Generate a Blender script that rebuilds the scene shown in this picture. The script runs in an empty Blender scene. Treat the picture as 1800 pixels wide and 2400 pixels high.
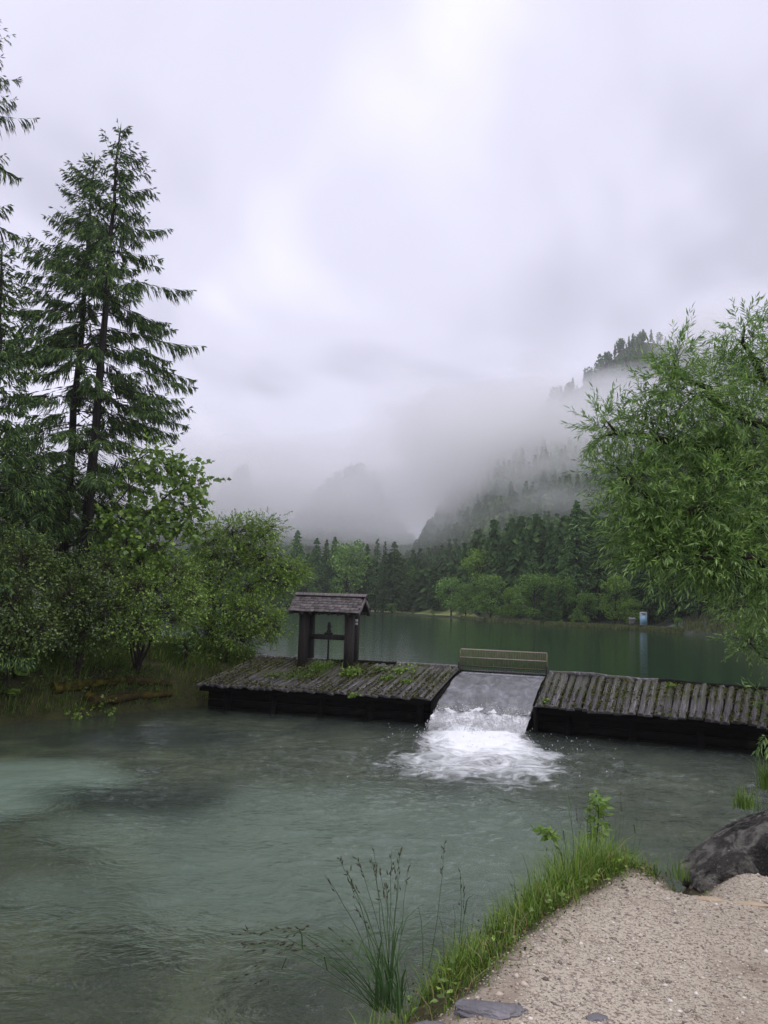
import bpy, math
import numpy as np
from mathutils import Matrix, Vector, Euler

# ------------------------------------------------------------------ camera, sky, sun, exposure
scene = bpy.context.scene
COL = scene.collection
R = math.radians
CAMZ = 3.42
cam_data = bpy.data.cameras.new("camera")
cam = bpy.data.objects.new("camera", cam_data)
COL.objects.link(cam)
cam_data.sensor_fit = 'VERTICAL'
cam_data.sensor_height = 32.0
cam_data.lens = 24.0
cam_data.clip_start = 0.05
cam_data.clip_end = 4000
CAMROT = Matrix.Rotation(R(90 + 6.97), 3, 'X') @ Matrix.Rotation(R(2.0), 3, 'Z')
cam.matrix_world = Matrix.Translation((0, 0, CAMZ)) @ CAMROT.to_4x4()
scene.camera = cam

world = bpy.data.worlds.new("World")
scene.world = world
world.use_nodes = True
wn, wl = world.node_tree.nodes, world.node_tree.links
wn.clear()


def WN(t, **kw):
    n = wn.new(t)
    for k, v in kw.items():
        setattr(n, k, v)
    return n


SUN_EL, SUN_AZ = 72.0, 130.0          # degrees above the horizon / clockwise from +Y
wout = WN('ShaderNodeOutputWorld')
sky = WN('ShaderNodeTexSky', sky_type='NISHITA', sun_disc=False, sun_elevation=R(SUN_EL), sun_rotation=R(SUN_AZ))
bg_sky = WN('ShaderNodeBackground')
bg_sky.inputs['Strength'].default_value = 0.08
wl.new(sky.outputs[0], bg_sky.inputs['Color'])
tc = WN('ShaderNodeTexCoord')
# cloud deck: direction projected on a high plane, so that clouds shrink towards the horizon
sep = WN('ShaderNodeSeparateXYZ')
wl.new(tc.outputs['Generated'], sep.inputs[0])
zc = WN('ShaderNodeMath', operation='ABSOLUTE')
wl.new(sep.outputs['Z'], zc.inputs[0])
za = WN('ShaderNodeMath', operation='ADD')
wl.new(zc.outputs[0], za.inputs[0])
za.inputs[1].default_value = 0.42
dx = WN('ShaderNodeMath', operation='DIVIDE')
dy = WN('ShaderNodeMath', operation='DIVIDE')
wl.new(sep.outputs['X'], dx.inputs[0]); wl.new(za.outputs[0], dx.inputs[1])
wl.new(sep.outputs['Y'], dy.inputs[0]); wl.new(za.outputs[0], dy.inputs[1])
cmb = WN('ShaderNodeCombineXYZ')
wl.new(dx.outputs[0], cmb.inputs[0]); wl.new(dy.outputs[0], cmb.inputs[1])
nz = WN('ShaderNodeTexNoise')
nz.inputs['Scale'].default_value = 1.75
nz.inputs['Detail'].default_value = 3.5
nz.inputs['Roughness'].default_value = 0.5
nz.inputs['Distortion'].default_value = 0.35
wl.new(cmb.outputs[0], nz.inputs['Vector'])
rmp = WN('ShaderNodeValToRGB')
rmp.color_ramp.interpolation = 'EASE'
e = rmp.color_ramp.elements
e[0].position, e[0].color = 0.35, (0.59, 0.585, 0.72, 1)
e[1].position, e[1].color = 0.65, (1.00, 0.99, 1.18, 1)
m_ = rmp.color_ramp.elements.new(0.5)
m_.color = (0.80, 0.79, 0.965, 1)
wl.new(nz.outputs['Fac'], rmp.inputs[0])
bg_cl = WN('ShaderNodeBackground')
bg_cl.inputs['Strength'].default_value = 1.0
wl.new(rmp.outputs[0], bg_cl.inputs['Color'])
wmix = WN('ShaderNodeMixShader')
wmix.inputs[0].default_value = 0.93
wl.new(bg_sky.outputs[0], wmix.inputs[1]); wl.new(bg_cl.outputs[0], wmix.inputs[2])
wl.new(wmix.outputs[0], wout.inputs['Surface'])

sun_data = bpy.data.lights.new("sun", 'SUN')
sun_data.energy = 1.4
sun_data.angle = R(60)
sun_data.color = (1.0, 0.96, 0.9)
sun = bpy.data.objects.new("sun", sun_data)
COL.objects.link(sun)
sun.rotation_euler = Euler((R(90 - SUN_EL), 0, R(-SUN_AZ + 180)), 'XYZ')
sun.rotation_euler = (Vector((math.sin(R(SUN_AZ)) * math.cos(R(SUN_EL)), math.cos(R(SUN_AZ)) * math.cos(R(SUN_EL)), math.sin(R(SUN_EL)))).to_track_quat('Z', 'Y')).to_euler()

vs = scene.view_settings
vs.view_transform = 'Standard'
vs.look = 'None'
vs.exposure = 0.15
vs.gamma = 1.0
vs.use_curve_mapping = False
cy = scene.cycles
cy.max_bounces = 18
cy.diffuse_bounces = 3
cy.glossy_bounces = 3
cy.transmission_bounces = 4
cy.volume_bounces = 16
cy.transparent_max_bounces = 12
cy.sample_clamp_indirect = 4.0
cy.use_denoising = True

# ------------------------------------------------------------------ helpers
CM = np.array([list(r) for r in CAMROT])


def ray(px, py):
    """direction of a photograph pixel (1800 x 2400), in world space"""
    return CM @ np.array([(px - 900) / 1800.0, -(py - 1200) / 1800.0, -1.0])


def atz(px, py, z):
    d = ray(px, py)
    return np.array([0, 0, CAMZ]) + d * ((z - CAMZ) / d[2])


def aty(px, py, y):
    d = ray(px, py)
    return np.array([0, 0, CAMZ]) + d * (y / d[1])


def unit(v):
    v = np.asarray(v, float)
    return v / np.maximum(np.linalg.norm(v, axis=-1, keepdims=True), 1e-9)


def _hash(ix, iy, iz, seed):
    h = (ix * 374761393 + iy * 668265263 + iz * 2147483647 + seed * 974634777) & 0xffffffff
    h = ((h ^ (h >> 13)) * 1274126177) & 0xffffffff
    h = ((h ^ (h >> 16)) * 2246822519) & 0xffffffff
    return ((h ^ (h >> 15)) & 0xffffff) / float(0xffffff)


def vnoise(p, seed=0):
    p = np.asarray(p, float)
    i = np.floor(p).astype(np.int64)
    f = p - i
    f = f * f * (3 - 2 * f)
    o = 0
    for a in (0, 1):
        wx = f[:, 0] if a else 1 - f[:, 0]
        for b in (0, 1):
            wy = f[:, 1] if b else 1 - f[:, 1]
            for c in (0, 1):
                wz = f[:, 2] if c else 1 - f[:, 2]
                o = o + wx * wy * wz * _hash(i[:, 0] + a, i[:, 1] + b, i[:, 2] + c, seed)
    return o


def fbm(p, seed=0, octaves=4, gain=0.5):
    p = np.asarray(p, float)
    if p.shape[1] == 2:
        p = np.c_[p, np.zeros(len(p))]
    o, a, t = 0, 1.0, 0.0
    for k in range(octaves):
        o = o + a * vnoise(p * (2.03 ** k) + 17.3 * k, seed + k)
        t += a
        a *= gain
    return o / t


def mesh_np(name, V, F, smooth=False):
    """mesh from an array of vertices and an array (or list of arrays) of faces"""
    V = np.ascontiguousarray(V, dtype=np.float32)
    Fs = F if isinstance(F, list) else [F]
    Fs = [np.asarray(f, dtype=np.int32) for f in Fs if len(f)]
    me = bpy.data.meshes.new(name)
    me.vertices.add(len(V))
    me.vertices.foreach_set('co', V.ravel())
    loops = np.concatenate([f.ravel() for f in Fs])
    cnt = np.concatenate([np.full(len(f), f.shape[1], np.int32) for f in Fs])
    st = np.concatenate([[0], np.cumsum(cnt)[:-1]]).astype(np.int32)
    me.loops.add(len(loops))
    me.loops.foreach_set('vertex_index', loops)
    me.polygons.add(len(cnt))
    me.polygons.foreach_set('loop_start', st)
    if smooth:
        me.polygons.foreach_set('use_smooth', np.ones(len(cnt), bool))
    me.update(calc_edges=True)
    me.validate()
    return me


class Geo:
    """collects pieces of geometry for one mesh"""

    def __init__(self):
        self.v, self.f3, self.f4, self.n = [], [], [], 0

    def add(self, V, F):
        V = np.asarray(V, float).reshape(-1, 3)
        F = np.asarray(F, dtype=np.int64)
        if len(F) == 0:
            return self
        (self.f3 if F.shape[1] == 3 else self.f4).append(F + self.n)
        self.v.append(V)
        self.n += len(V)
        return self

    def mesh(self, name, smooth=False):
        fs = []
        if self.f3:
            fs.append(np.concatenate(self.f3))
        if self.f4:
            fs.append(np.concatenate(self.f4))
        return mesh_np(name, np.concatenate(self.v), fs, smooth)


def obj(name, me, mat=None, parent=None, label=None, cat=None, group=None, kind=None, loc=None):
    if isinstance(me, Geo):
        me = me.mesh(name)
    o = bpy.data.objects.new(name, me)
    COL.objects.link(o)
    if mat is not None and me is not None and not me.materials:
        me.materials.append(mat)
    if parent is not None:
        o.parent = parent
    if loc is not None:
        o.location = loc
    for k, v in (('label', label), ('category', cat), ('group', group), ('kind', kind)):
        if v:
            o[k] = v
    return o


def thing(name, label, cat, loc=(0, 0, 0), group=None):
    return obj(name, None, None, None, label, cat, group, None, loc)


def box(cx, cy_, cz, sx, sy, sz, rot=None, bev=0.0):
    """box vertices/faces; optional 3x3 rotation; small chamfer by shrinking the top and bottom"""
    x, y, z = sx / 2, sy / 2, sz / 2
    if bev <= 0:
        V = np.array([[a, b, c] for c in (-z, z) for (a, b) in ((-x, -y), (x, -y), (x, y), (-x, y))])
        F = np.array([[3, 2, 1, 0], [4, 5, 6, 7], [0, 1, 5, 4], [1, 2, 6, 5], [2, 3, 7, 6], [3, 0, 4, 7]])
    else:
        b_ = bev
        rings = []
        for (zz, s) in ((-z, b_), (-z + b_, 0), (z - b_, 0), (z, b_)):
            X, Y = x - s, y - s
            rings.append([[-X, -Y, zz], [X, -Y, zz], [X, Y, zz], [-X, Y, zz]])
        V = np.array(rings).reshape(-1, 3)
        F = [[3, 2, 1, 0], [12, 13, 14, 15]]
        for r_ in range(3):
            for k in range(4):
                a, b = r_ * 4 + k, r_ * 4 + (k + 1) % 4
                F.append([a, b, b + 4, a + 4])
        F = np.array(F)
    if rot is not None:
        V = V @ np.asarray(rot).T
    return V + np.array([cx, cy_, cz]), F


def frame_of(d):
    d = unit(d)
    a = np.where(np.abs(d[..., 2:3]) < 0.9, np.array([0, 0, 1.0]), np.array([1.0, 0, 0]))
    s = unit(np.cross(d, a))
    t = np.cross(s, d)
    return s, t


def tube(P, rad, n=6, cap=True):
    P = np.asarray(P, float)
    rad = np.broadcast_to(np.asarray(rad, float), (len(P),))
    T = unit(np.gradient(P, axis=0))
    s, t = frame_of(T)
    for k in range(1, len(P)):       # keep the frame from flipping
        s[k] = unit(s[k - 1] - T[k] * np.dot(s[k - 1], T[k]))
        t[k] = np.cross(s[k], T[k])
    a = np.arange(n) * 2 * np.pi / n
    V = P[:, None] + rad[:, None, None] * (np.cos(a)[None, :, None] * s[:, None] + np.sin(a)[None, :, None] * t[:, None])
    V = V.reshape(-1, 3)
    F = []
    for k in range(len(P) - 1):
        for j in range(n):
            F.append([k * n + j, k * n + (j + 1) % n, (k + 1) * n + (j + 1) % n, (k + 1) * n + j])
    F = np.array(F)
    return V, F


def add_tube(g, P, rad, n=6):
    V, F = tube(P, rad, n)
    g.add(V, F)
    m = len(P)
    c0, c1 = np.mean(V[:n], 0), np.mean(V[-n:], 0)
    g.add(np.r_[V[:n], [c0]], np.array([[(j + 1) % n, j, n] for j in range(n)]))
    g.add(np.r_[V[-n:], [c1]], np.array([[j, (j + 1) % n, n] for j in range(n)]))
    return g


def spindles(A, B, w, mid=0.45):
    """thin three-sided double cones from A to B"""
    A, B = np.asarray(A, float), np.asarray(B, float)
    N = len(A)
    w = np.broadcast_to(np.asarray(w, float), (N,))
    d = B - A
    s, t = frame_of(d)
    M = A + d * mid
    V = np.empty((N, 5, 3))
    V[:, 0], V[:, 4] = A, B
    for k in range(3):
        a = k * 2 * np.pi / 3
        V[:, 1 + k] = M + (w[:, None] * (math.cos(a) * s + math.sin(a) * t))
    f = np.array([[0, 2, 1], [0, 3, 2], [0, 1, 3], [1, 2, 4], [2, 3, 4], [3, 1, 4]])
    F = (np.arange(N)[:, None, None] * 5 + f[None]).reshape(-1, 3)
    return V.reshape(-1, 3), F


def leaves(B, D, Nn, L, W, fold=0.25):
    """folded diamond leaves: base B, direction D, normal Nn, length L, half width W"""
    B = np.asarray(B, float)
    N = len(B)
    D = unit(D)
    S = unit(np.cross(D, Nn))
    U = np.cross(S, D)
    L = np.broadcast_to(np.asarray(L, float), (N,))[:, None]
    W = np.broadcast_to(np.asarray(W, float), (N,))[:, None]
    V = np.empty((N, 4, 3))
    V[:, 0] = B
    V[:, 1] = B + D * L * 0.45 + S * W + U * W * fold
    V[:, 2] = B + D * L - U * L * 0.08
    V[:, 3] = B + D * L * 0.45 - S * W + U * W * fold
    f = np.array([[0, 1, 2], [0, 2, 3]])
    F = (np.arange(N)[:, None, None] * 4 + f[None]).reshape(-1, 3)
    return V.reshape(-1, 3), F


def blades(B, D, lean, L, W):
    """curved grass blades of three segments"""
    N = len(B)
    B = np.asarray(B, float)
    L = np.broadcast_to(L, (N,))[:, None]
    W = np.broadcast_to(W, (N,))[:, None]
    lean = np.broadcast_to(lean, (N,))[:, None]
    D = np.c_[D, np.zeros(N)] if D.shape[1] == 2 else D
    D = unit(D)
    S = np.c_[-D[:, 1], D[:, 0], np.zeros(N)]
    V = np.empty((N, 7, 3))
    for k, (s, w) in enumerate(((0, 1.0), (0.4, 0.9), (0.75, 0.55))):
        c = B + np.array([0, 0, 1.0]) * L * (s - 0.45 * lean * s * s) + D * L * lean * s * s
        V[:, 2 * k] = c - S * W * w
        V[:, 2 * k + 1] = c + S * W * w
    V[:, 6] = B + np.array([0, 0, 1.0]) * L * (1 - 0.45 * lean) + D * L * lean
    f = np.array([[0, 1, 3], [0, 3, 2], [2, 3, 5], [2, 5, 4], [4, 5, 6]])
    F = (np.arange(N)[:, None, None] * 7 + f[None]).reshape(-1, 3)
    return V.reshape(-1, 3), F


def grid_mesh(name, X, Y, Z, smooth=True):
    n, m = X.shape
    V = np.c_[X.ravel(), Y.ravel(), Z.ravel()]
    idx = np.arange(n * m).reshape(n, m)
    F = np.c_[idx[:-1, :-1].ravel(), idx[1:, :-1].ravel(), idx[1:, 1:].ravel(), idx[:-1, 1:].ravel()]
    return mesh_np(name, V, F, smooth)


def ico(sub):
    import bmesh
    bm = bmesh.new()
    bmesh.ops.create_icosphere(bm, subdivisions=sub, radius=1.0)
    V = np.array([v.co[:] for v in bm.verts])
    F = np.array([[v.index for v in f.verts] for f in bm.faces])
    bm.free()
    return V, F


def poly_dist(P, poly, closed=False):
    """distance from points to a polyline, and side (+ left of the direction)"""
    P = np.asarray(P, float)
    best = np.full(len(P), 1e9)
    side = np.zeros(len(P))
    n = len(poly)
    for k in range(n if closed else n - 1):
        a, b = np.asarray(poly[k], float), np.asarray(poly[(k + 1) % n], float)
        ab = b - a
        t = np.clip(((P - a) @ ab) / (ab @ ab), 0, 1)
        q = a + t[:, None] * ab
        d = np.linalg.norm(P - q, axis=1)
        cr = ab[0] * (P[:, 1] - a[1]) - ab[1] * (P[:, 0] - a[0])
        u = d < best
        best[u] = d[u]
        side[u] = np.sign(cr[u])
    return best, side


def in_poly(P, poly):
    P = np.asarray(P, float)
    c = np.zeros(len(P), bool)
    n = len(poly)
    for k in range(n):
        (x1, y1), (x2, y2) = poly[k], poly[(k + 1) % n]
        hit = ((y1 > P[:, 1]) != (y2 > P[:, 1])) & (P[:, 0] < (x2 - x1) * (P[:, 1] - y1) / ((y2 - y1) + 1e-12) + x1)
        c ^= hit
    return c


def sstep(a, b, x):
    t = np.clip((x - a) / (b - a), 0, 1)
    return t * t * (3 - 2 * t)


# ------------------------------------------------------------------ materials
def newmat(name):
    m = bpy.data.materials.new(name)
    m.use_nodes = True
    m.node_tree.nodes.clear()
    return m, m.node_tree.nodes, m.node_tree.links


def ramp(nodes, stops):
    r_ = nodes.new('ShaderNodeValToRGB')
    el = r_.color_ramp.elements
    while len(el) < len(stops):
        el.new(0.5)
    for q, (p, c) in zip(el, stops):
        q.position = p
        q.color = (*c, 1) if len(c) == 3 else c
    return r_


def noise_node(nodes, links, scale, detail=4, rough=0.55, dist=0.0, coord='Object', stretch=None):
    t = nodes.new('ShaderNodeTexCoord')
    n = nodes.new('ShaderNodeTexNoise')
    n.inputs['Scale'].default_value = scale
    n.inputs['Detail'].default_value = detail
    n.inputs['Roughness'].default_value = rough
    n.inputs['Distortion'].default_value = dist
    if stretch:
        mp = nodes.new('ShaderNodeMapping')
        mp.inputs['Scale'].default_value = stretch
        links.new(t.outputs[coord], mp.inputs[0])
        links.new(mp.outputs[0], n.inputs['Vector'])
    else:
        links.new(t.outputs[coord], n.inputs['Vector'])
    return n


def surf_mat(name, stops, scale=3.0, detail=6, rough=0.85, bump=0.3, bscale=None, dist=0.0, stretch=None, spec=0.3, jitter=0.0, moss=None):
    """noise-coloured rough surface; jitter varies the value from object to object; moss = (colour, scale, threshold)"""
    m, N, L = newmat(name)
    out = N.new('ShaderNodeOutputMaterial')
    b = N.new('ShaderNodeBsdfPrincipled')
    n = noise_node(N, L, scale, detail, 0.6, dist, stretch=stretch)
    r_ = ramp(N, stops)
    L.new(n.outputs['Fac'], r_.inputs[0])
    colr = r_.outputs[0]
    if jitter:
        oi = N.new('ShaderNodeObjectInfo')
        h = N.new('ShaderNodeHueSaturation')
        mr = N.new('ShaderNodeMapRange')
        mr.inputs['To Min'].default_value = 1 - jitter
        mr.inputs['To Max'].default_value = 1 + jitter
        L.new(oi.outputs['Random'], mr.inputs['Value'])
        L.new(mr.outputs[0], h.inputs['Value'])
        L.new(colr, h.inputs['Color'])
        colr = h.outputs[0]
    if moss:
        mn = noise_node(N, L, moss[1], 4, 0.6)
        mr2 = ramp(N, [(moss[2], (0, 0, 0)), (moss[2] + 0.1, (1, 1, 1))])
        L.new(mn.outputs['Fac'], mr2.inputs[0])
        mx = N.new('ShaderNodeMix')
        mx.data_type = 'RGBA'
        L.new(mr2.outputs[0], mx.inputs['Factor'])
        L.new(colr, mx.inputs['A'])
        mx.inputs['B'].default_value = (*moss[0], 1)
        colr = mx.outputs['Result']
    L.new(colr, b.inputs['Base Color'])
    b.inputs['Roughness'].default_value = rough
    b.inputs['Specular IOR Level'].default_value = spec
    if bump:
        n2 = noise_node(N, L, bscale or scale * 4, 6, 0.65, dist, stretch=stretch)
        bp = N.new('ShaderNodeBump')
        bp.inputs['Strength'].default_value = bump
        bp.inputs['Distance'].default_value = 0.05
        L.new(n2.outputs['Fac'], bp.inputs['Height'])
        L.new(bp.outputs[0], b.inputs['Normal'])
    L.new(b.outputs[0], out.inputs['Surface'])
    return m


def leaf_mat(name, stops, trans=0.35, gloss=0.05, jitter=0.0, grough=0.35):
    """leaves: each leaf takes its own colour; diffuse, translucent and a wet sheen"""
    m, N, L = newmat(name)
    out = N.new('ShaderNodeOutputMaterial')
    g = N.new('ShaderNodeNewGeometry')
    r_ = ramp(N, stops)
    L.new(g.outputs['Random Per Island'], r_.inputs[0])
    colr = r_.outputs[0]
    if jitter:
        oi = N.new('ShaderNodeObjectInfo')
        h = N.new('ShaderNodeHueSaturation')
        mr = N.new('ShaderNodeMapRange')
        mr.inputs['To Min'].default_value = 1 - jitter
        mr.inputs['To Max'].default_value = 1 + jitter
        L.new(oi.outputs['Random'], mr.inputs['Value'])
        L.new(mr.outputs[0], h.inputs['Value'])
        L.new(colr, h.inputs['Color'])
        colr = h.outputs[0]
    d = N.new('ShaderNodeBsdfDiffuse')
    t = N.new('ShaderNodeBsdfTranslucent')
    L.new(colr, d.inputs['Color'])
    L.new(colr, t.inputs['Color'])
    mx = N.new('ShaderNodeMixShader')
    mx.inputs[0].default_value = trans
    L.new(d.outputs[0], mx.inputs[1])
    L.new(t.outputs[0], mx.inputs[2])
    res = mx.outputs[0]
    if gloss:
        gl = N.new('ShaderNodeBsdfGlossy')
        gl.inputs['Roughness'].default_value = grough
        m2 = N.new('ShaderNodeMixShader')
        m2.inputs[0].default_value = gloss
        L.new(res, m2.inputs[1])
        L.new(gl.outputs[0], m2.inputs[2])
        res = m2.outputs[0]
    L.new(res, out.inputs['Surface'])
    return m


M = {}
M['spruce'] = leaf_mat('spruce_needles', [(0.0, (0.033, 0.070, 0.026)), (0.6, (0.073, 0.136, 0.041)), (0.85, (0.139, 0.231, 0.055)), (1.0, (0.254, 0.384, 0.072))], 0.15, 0.03)
M['spruce_far'] = leaf_mat('far_spruce_needles', [(0.0, (0.042, 0.092, 0.034)), (0.7, (0.085, 0.164, 0.056)), (1.0, (0.146, 0.246, 0.072))], 0.1, 0.0, 0.45)
M['broad_far'] = leaf_mat('far_leaves', [(0.0, (0.089, 0.175, 0.049)), (0.7, (0.164, 0.299, 0.073)), (1.0, (0.268, 0.423, 0.098))], 0.25, 0.0, 0.25)
M['broad_bright'] = leaf_mat('bright_leaves', [(0.0, (0.102, 0.188, 0.039)), (0.7, (0.166, 0.281, 0.054)), (1.0, (0.242, 0.363, 0.077))], 0.3, 0.0, 0.1)
M['willow'] = leaf_mat('willow_leaves', [(0.0, (0.103, 0.206, 0.053)), (0.55, (0.195, 0.342, 0.083)), (0.85, (0.280, 0.441, 0.108)), (1.0, (0.446, 0.609, 0.178))], 0.35, 0.06)
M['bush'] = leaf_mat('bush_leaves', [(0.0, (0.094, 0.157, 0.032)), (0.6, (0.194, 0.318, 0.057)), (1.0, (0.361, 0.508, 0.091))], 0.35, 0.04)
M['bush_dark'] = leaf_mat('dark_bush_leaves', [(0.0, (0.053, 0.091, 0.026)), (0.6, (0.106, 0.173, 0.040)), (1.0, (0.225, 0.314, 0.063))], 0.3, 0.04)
M['maple'] = leaf_mat('maple_leaves', [(0.0, (0.085, 0.153, 0.031)), (0.6, (0.168, 0.292, 0.050)), (1.0, (0.301, 0.428, 0.075))], 0.4, 0.05)
M['grass'] = leaf_mat('grass_blades', [(0.0, (0.07, 0.13, 0.018)), (0.55, (0.14, 0.25, 0.03)), (0.9, (0.21, 0.33, 0.045)), (1.0, (0.33, 0.27, 0.1))], 0.35, 0.03)
M['grass_dark'] = leaf_mat('bank_grass_blades', [(0.0, (0.069, 0.117, 0.027)), (0.6, (0.137, 0.225, 0.046)), (0.9, (0.234, 0.312, 0.074)), (1.0, (0.390, 0.332, 0.132))], 0.3, 0.02)
M['stalk'] = leaf_mat('grass_stalk', [(0.0, (0.045, 0.1, 0.03)), (1.0, (0.08, 0.16, 0.045))], 0.3, 0.04)
M['seed'] = surf_mat('seed_head', [(0.3, (0.05, 0.045, 0.03)), (0.7, (0.12, 0.1, 0.06))], 60, bump=0)
M['bark'] = surf_mat('dark_bark', [(0.3, (0.011, 0.009, 0.008)), (0.7, (0.038, 0.032, 0.028))], 3, stretch=(4, 4, 0.6), bump=0.6, moss=((0.06, 0.07, 0.03), 1.2, 0.6))
M['twig'] = surf_mat('thin_branch_bark', [(0.3, (0.022, 0.017, 0.014)), (0.7, (0.06, 0.047, 0.035))], 6, bump=0)
M['oldwood'] = surf_mat('weathered_wet_log', [(0.34, (0.012, 0.010, 0.009)), (0.5, (0.06, 0.053, 0.05)), (0.64, (0.24, 0.225, 0.23))], 2.2, 8, 0.38, 0.8, 9, 0.3, stretch=(7, 1.0, 7), spec=0.5, jitter=0.5, moss=((0.05, 0.055, 0.014), 1.6, 0.56))
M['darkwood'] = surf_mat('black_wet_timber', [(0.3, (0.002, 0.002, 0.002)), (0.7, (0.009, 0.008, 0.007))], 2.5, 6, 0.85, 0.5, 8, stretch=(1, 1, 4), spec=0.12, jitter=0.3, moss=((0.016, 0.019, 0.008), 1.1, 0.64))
M['post'] = surf_mat('shelter_post_timber', [(0.3, (0.014, 0.012, 0.011)), (0.6, (0.036, 0.03, 0.026)), (0.8, (0.09, 0.078, 0.068))], 3, 6, 0.7, 0.6, 12, stretch=(6, 6, 0.5), jitter=0.25)
M['shingle'] = surf_mat('grey_wood_shingle', [(0.25, (0.05, 0.043, 0.042)), (0.5, (0.105, 0.092, 0.09)), (0.8, (0.2, 0.18, 0.175))], 5, 6, 0.6, 0.5, 20, stretch=(6, 1, 1), jitter=0.45, moss=((0.09, 0.08, 0.03), 1.5, 0.66))
M['iron'] = surf_mat('black_iron', [(0.3, (0.008, 0.008, 0.008)), (0.7, (0.03, 0.026, 0.024))], 15, rough=0.5, bump=0.2)
M['slat'] = surf_mat('olive_slat_wood', [(0.25, (0.07, 0.066, 0.036)), (0.55, (0.14, 0.128, 0.072)), (0.8, (0.26, 0.235, 0.16))], 9, 5, 0.75, 0.3, 30, stretch=(3, 3, 0.6))
M['slat_top'] = surf_mat('pale_slat_wood', [(0.25, (0.3, 0.24, 0.2)), (0.55, (0.46, 0.38, 0.34)), (0.8, (0.6, 0.52, 0.5))], 9, 5, 0.7, 0.2, 30)
M['white'] = surf_mat('white_plate', [(0.3, (0.6, 0.6, 0.58)), (0.7, (0.76, 0.76, 0.76))], 8, rough=0.5, bump=0)
M['ink'] = surf_mat('dark_print', [(0.3, (0.02, 0.02, 0.02)), (0.7, (0.04, 0.04, 0.04))], 8, bump=0)
M['rock'] = surf_mat('grey_rock', [(0.3, (0.09, 0.085, 0.09)), (0.55, (0.2, 0.19, 0.2)), (0.8, (0.34, 0.32, 0.34))], 5, 8, 0.7, 0.6, 20)
M['mossy'] = surf_mat('mossy_log', [(0.36, (0.02, 0.017, 0.007)), (0.5, (0.06, 0.055, 0.01)), (0.68, (0.15, 0.13, 0.018))], 6, 8, 0.95, 0.9, 30, spec=0.1)
M['mossbrown'] = surf_mat('brown_mossy_log', [(0.3, (0.028, 0.02, 0.012)), (0.5, (0.06, 0.045, 0.018)), (0.72, (0.13, 0.105, 0.02))], 3, 8, 0.9, 0.9, 25, spec=0.1)


def ramp_noise_mix(N, L, layers):
    """stack of (noise scale, lo, hi, colour) laid over a first plain noise ramp"""
    cur = None
    for (scale, lo, hi, colr, dist) in layers:
        n = noise_node(N, L, scale, 5, 0.6, dist)
        r_ = ramp(N, [(lo, (0, 0, 0)), (hi, (1, 1, 1))])
        L.new(n.outputs['Fac'], r_.inputs[0])
        mx = N.new('ShaderNodeMix')
        mx.data_type = 'RGBA'
        L.new(r_.outputs[0], mx.inputs['Factor'])
        if cur is None:
            mx.inputs['A'].default_value = (*colr[0], 1)
            mx.inputs['B'].default_value = (*colr[1], 1)
        else:
            L.new(cur, mx.inputs['A'])
            mx.inputs['B'].default_value = (*colr, 1)
        cur = mx.outputs['Result']
    return cur


def layered_mat(name, layers, rough=0.9, bumps=(), spec=0.2):
    m, N, L = newmat(name)
    out = N.new('ShaderNodeOutputMaterial')
    b = N.new('ShaderNodeBsdfPrincipled')
    L.new(ramp_noise_mix(N, L, layers), b.inputs['Base Color'])
    b.inputs['Roughness'].default_value = rough
    b.inputs['Specular IOR Level'].default_value = spec
    prev = None
    for (sc, st, ds) in bumps:
        n = noise_node(N, L, sc, 6, 0.65)
        bp = N.new('ShaderNodeBump')
        bp.inputs['Strength'].default_value = st
        bp.inputs['Distance'].default_value = ds
        L.new(n.outputs['Fac'], bp.inputs['Height'])
        if prev is not None:
            L.new(prev, bp.inputs['Normal'])
        prev = bp.outputs[0]
    if prev is not None:
        L.new(prev, b.inputs['Normal'])
    L.new(b.outputs[0], out.inputs['Surface'])
    return m


M['gravel'] = layered_mat('gravel', [(1.6, 0.35, 0.65, ((0.33, 0.27, 0.225), (0.42, 0.35, 0.30)), 0.2), (90, 0.52, 0.62, (0.2, 0.165, 0.145), 0), (130, 0.62, 0.68, (0.55, 0.49, 0.44), 0), (2.3, 0.66, 0.74, (0.42, 0.3, 0.18), 0.5)], 0.9, ((60, 0.6, 0.02), (140, 0.5, 0.01)))
M['soil'] = layered_mat('dark_soil', [(2.0, 0.35, 0.65, ((0.03, 0.028, 0.014), (0.06, 0.06, 0.022)), 0.2), (9, 0.5, 0.65, (0.045, 0.065, 0.018), 0)], 0.95, ((12, 0.7, 0.1),))
M['bedrock'] = layered_mat('boulder_rock', [(2.4, 0.38, 0.62, ((0.018, 0.017, 0.015), (0.1, 0.093, 0.081)), 0.6), (5, 0.46, 0.62, (0.23, 0.215, 0.19), 1.4), (16, 0.63, 0.70, (0.34, 0.32, 0.31), 2.6), (3.0, 0.6, 0.75, (0.045, 0.034, 0.02), 0.3)], 0.8, ((6, 1.0, 0.2), (28, 0.9, 0.05)))
M['hill'] = layered_mat('hill_ground', [(0.02, 0.4, 0.6, ((0.03, 0.042, 0.026), (0.05, 0.066, 0.034)), 0), (0.035, 0.6, 0.68, (0.18, 0.17, 0.17), 0.4)], 0.95, ((0.15, 0.8, 2.0),))
M['meadow'] = layered_mat('meadow_grass', [(0.25, 0.35, 0.65, ((0.26, 0.32, 0.1), (0.34, 0.38, 0.15)), 0.2), (3.0, 0.55, 0.7, (0.09, 0.13, 0.035), 0)], 0.95, ((4, 0.6, 0.1),))

# ------------------------------------------------------------------ the haze in the valley
BOXX, BOXY0, BOXY1, BOXZ0, BOXZ1 = 960, -90, 980, -6.0, 330
V, F = box(0, (BOXY0 + BOXY1) / 2, (BOXZ0 + BOXZ1) / 2, 2 * BOXX, BOXY1 - BOXY0, BOXZ1 - BOXZ0)


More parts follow.
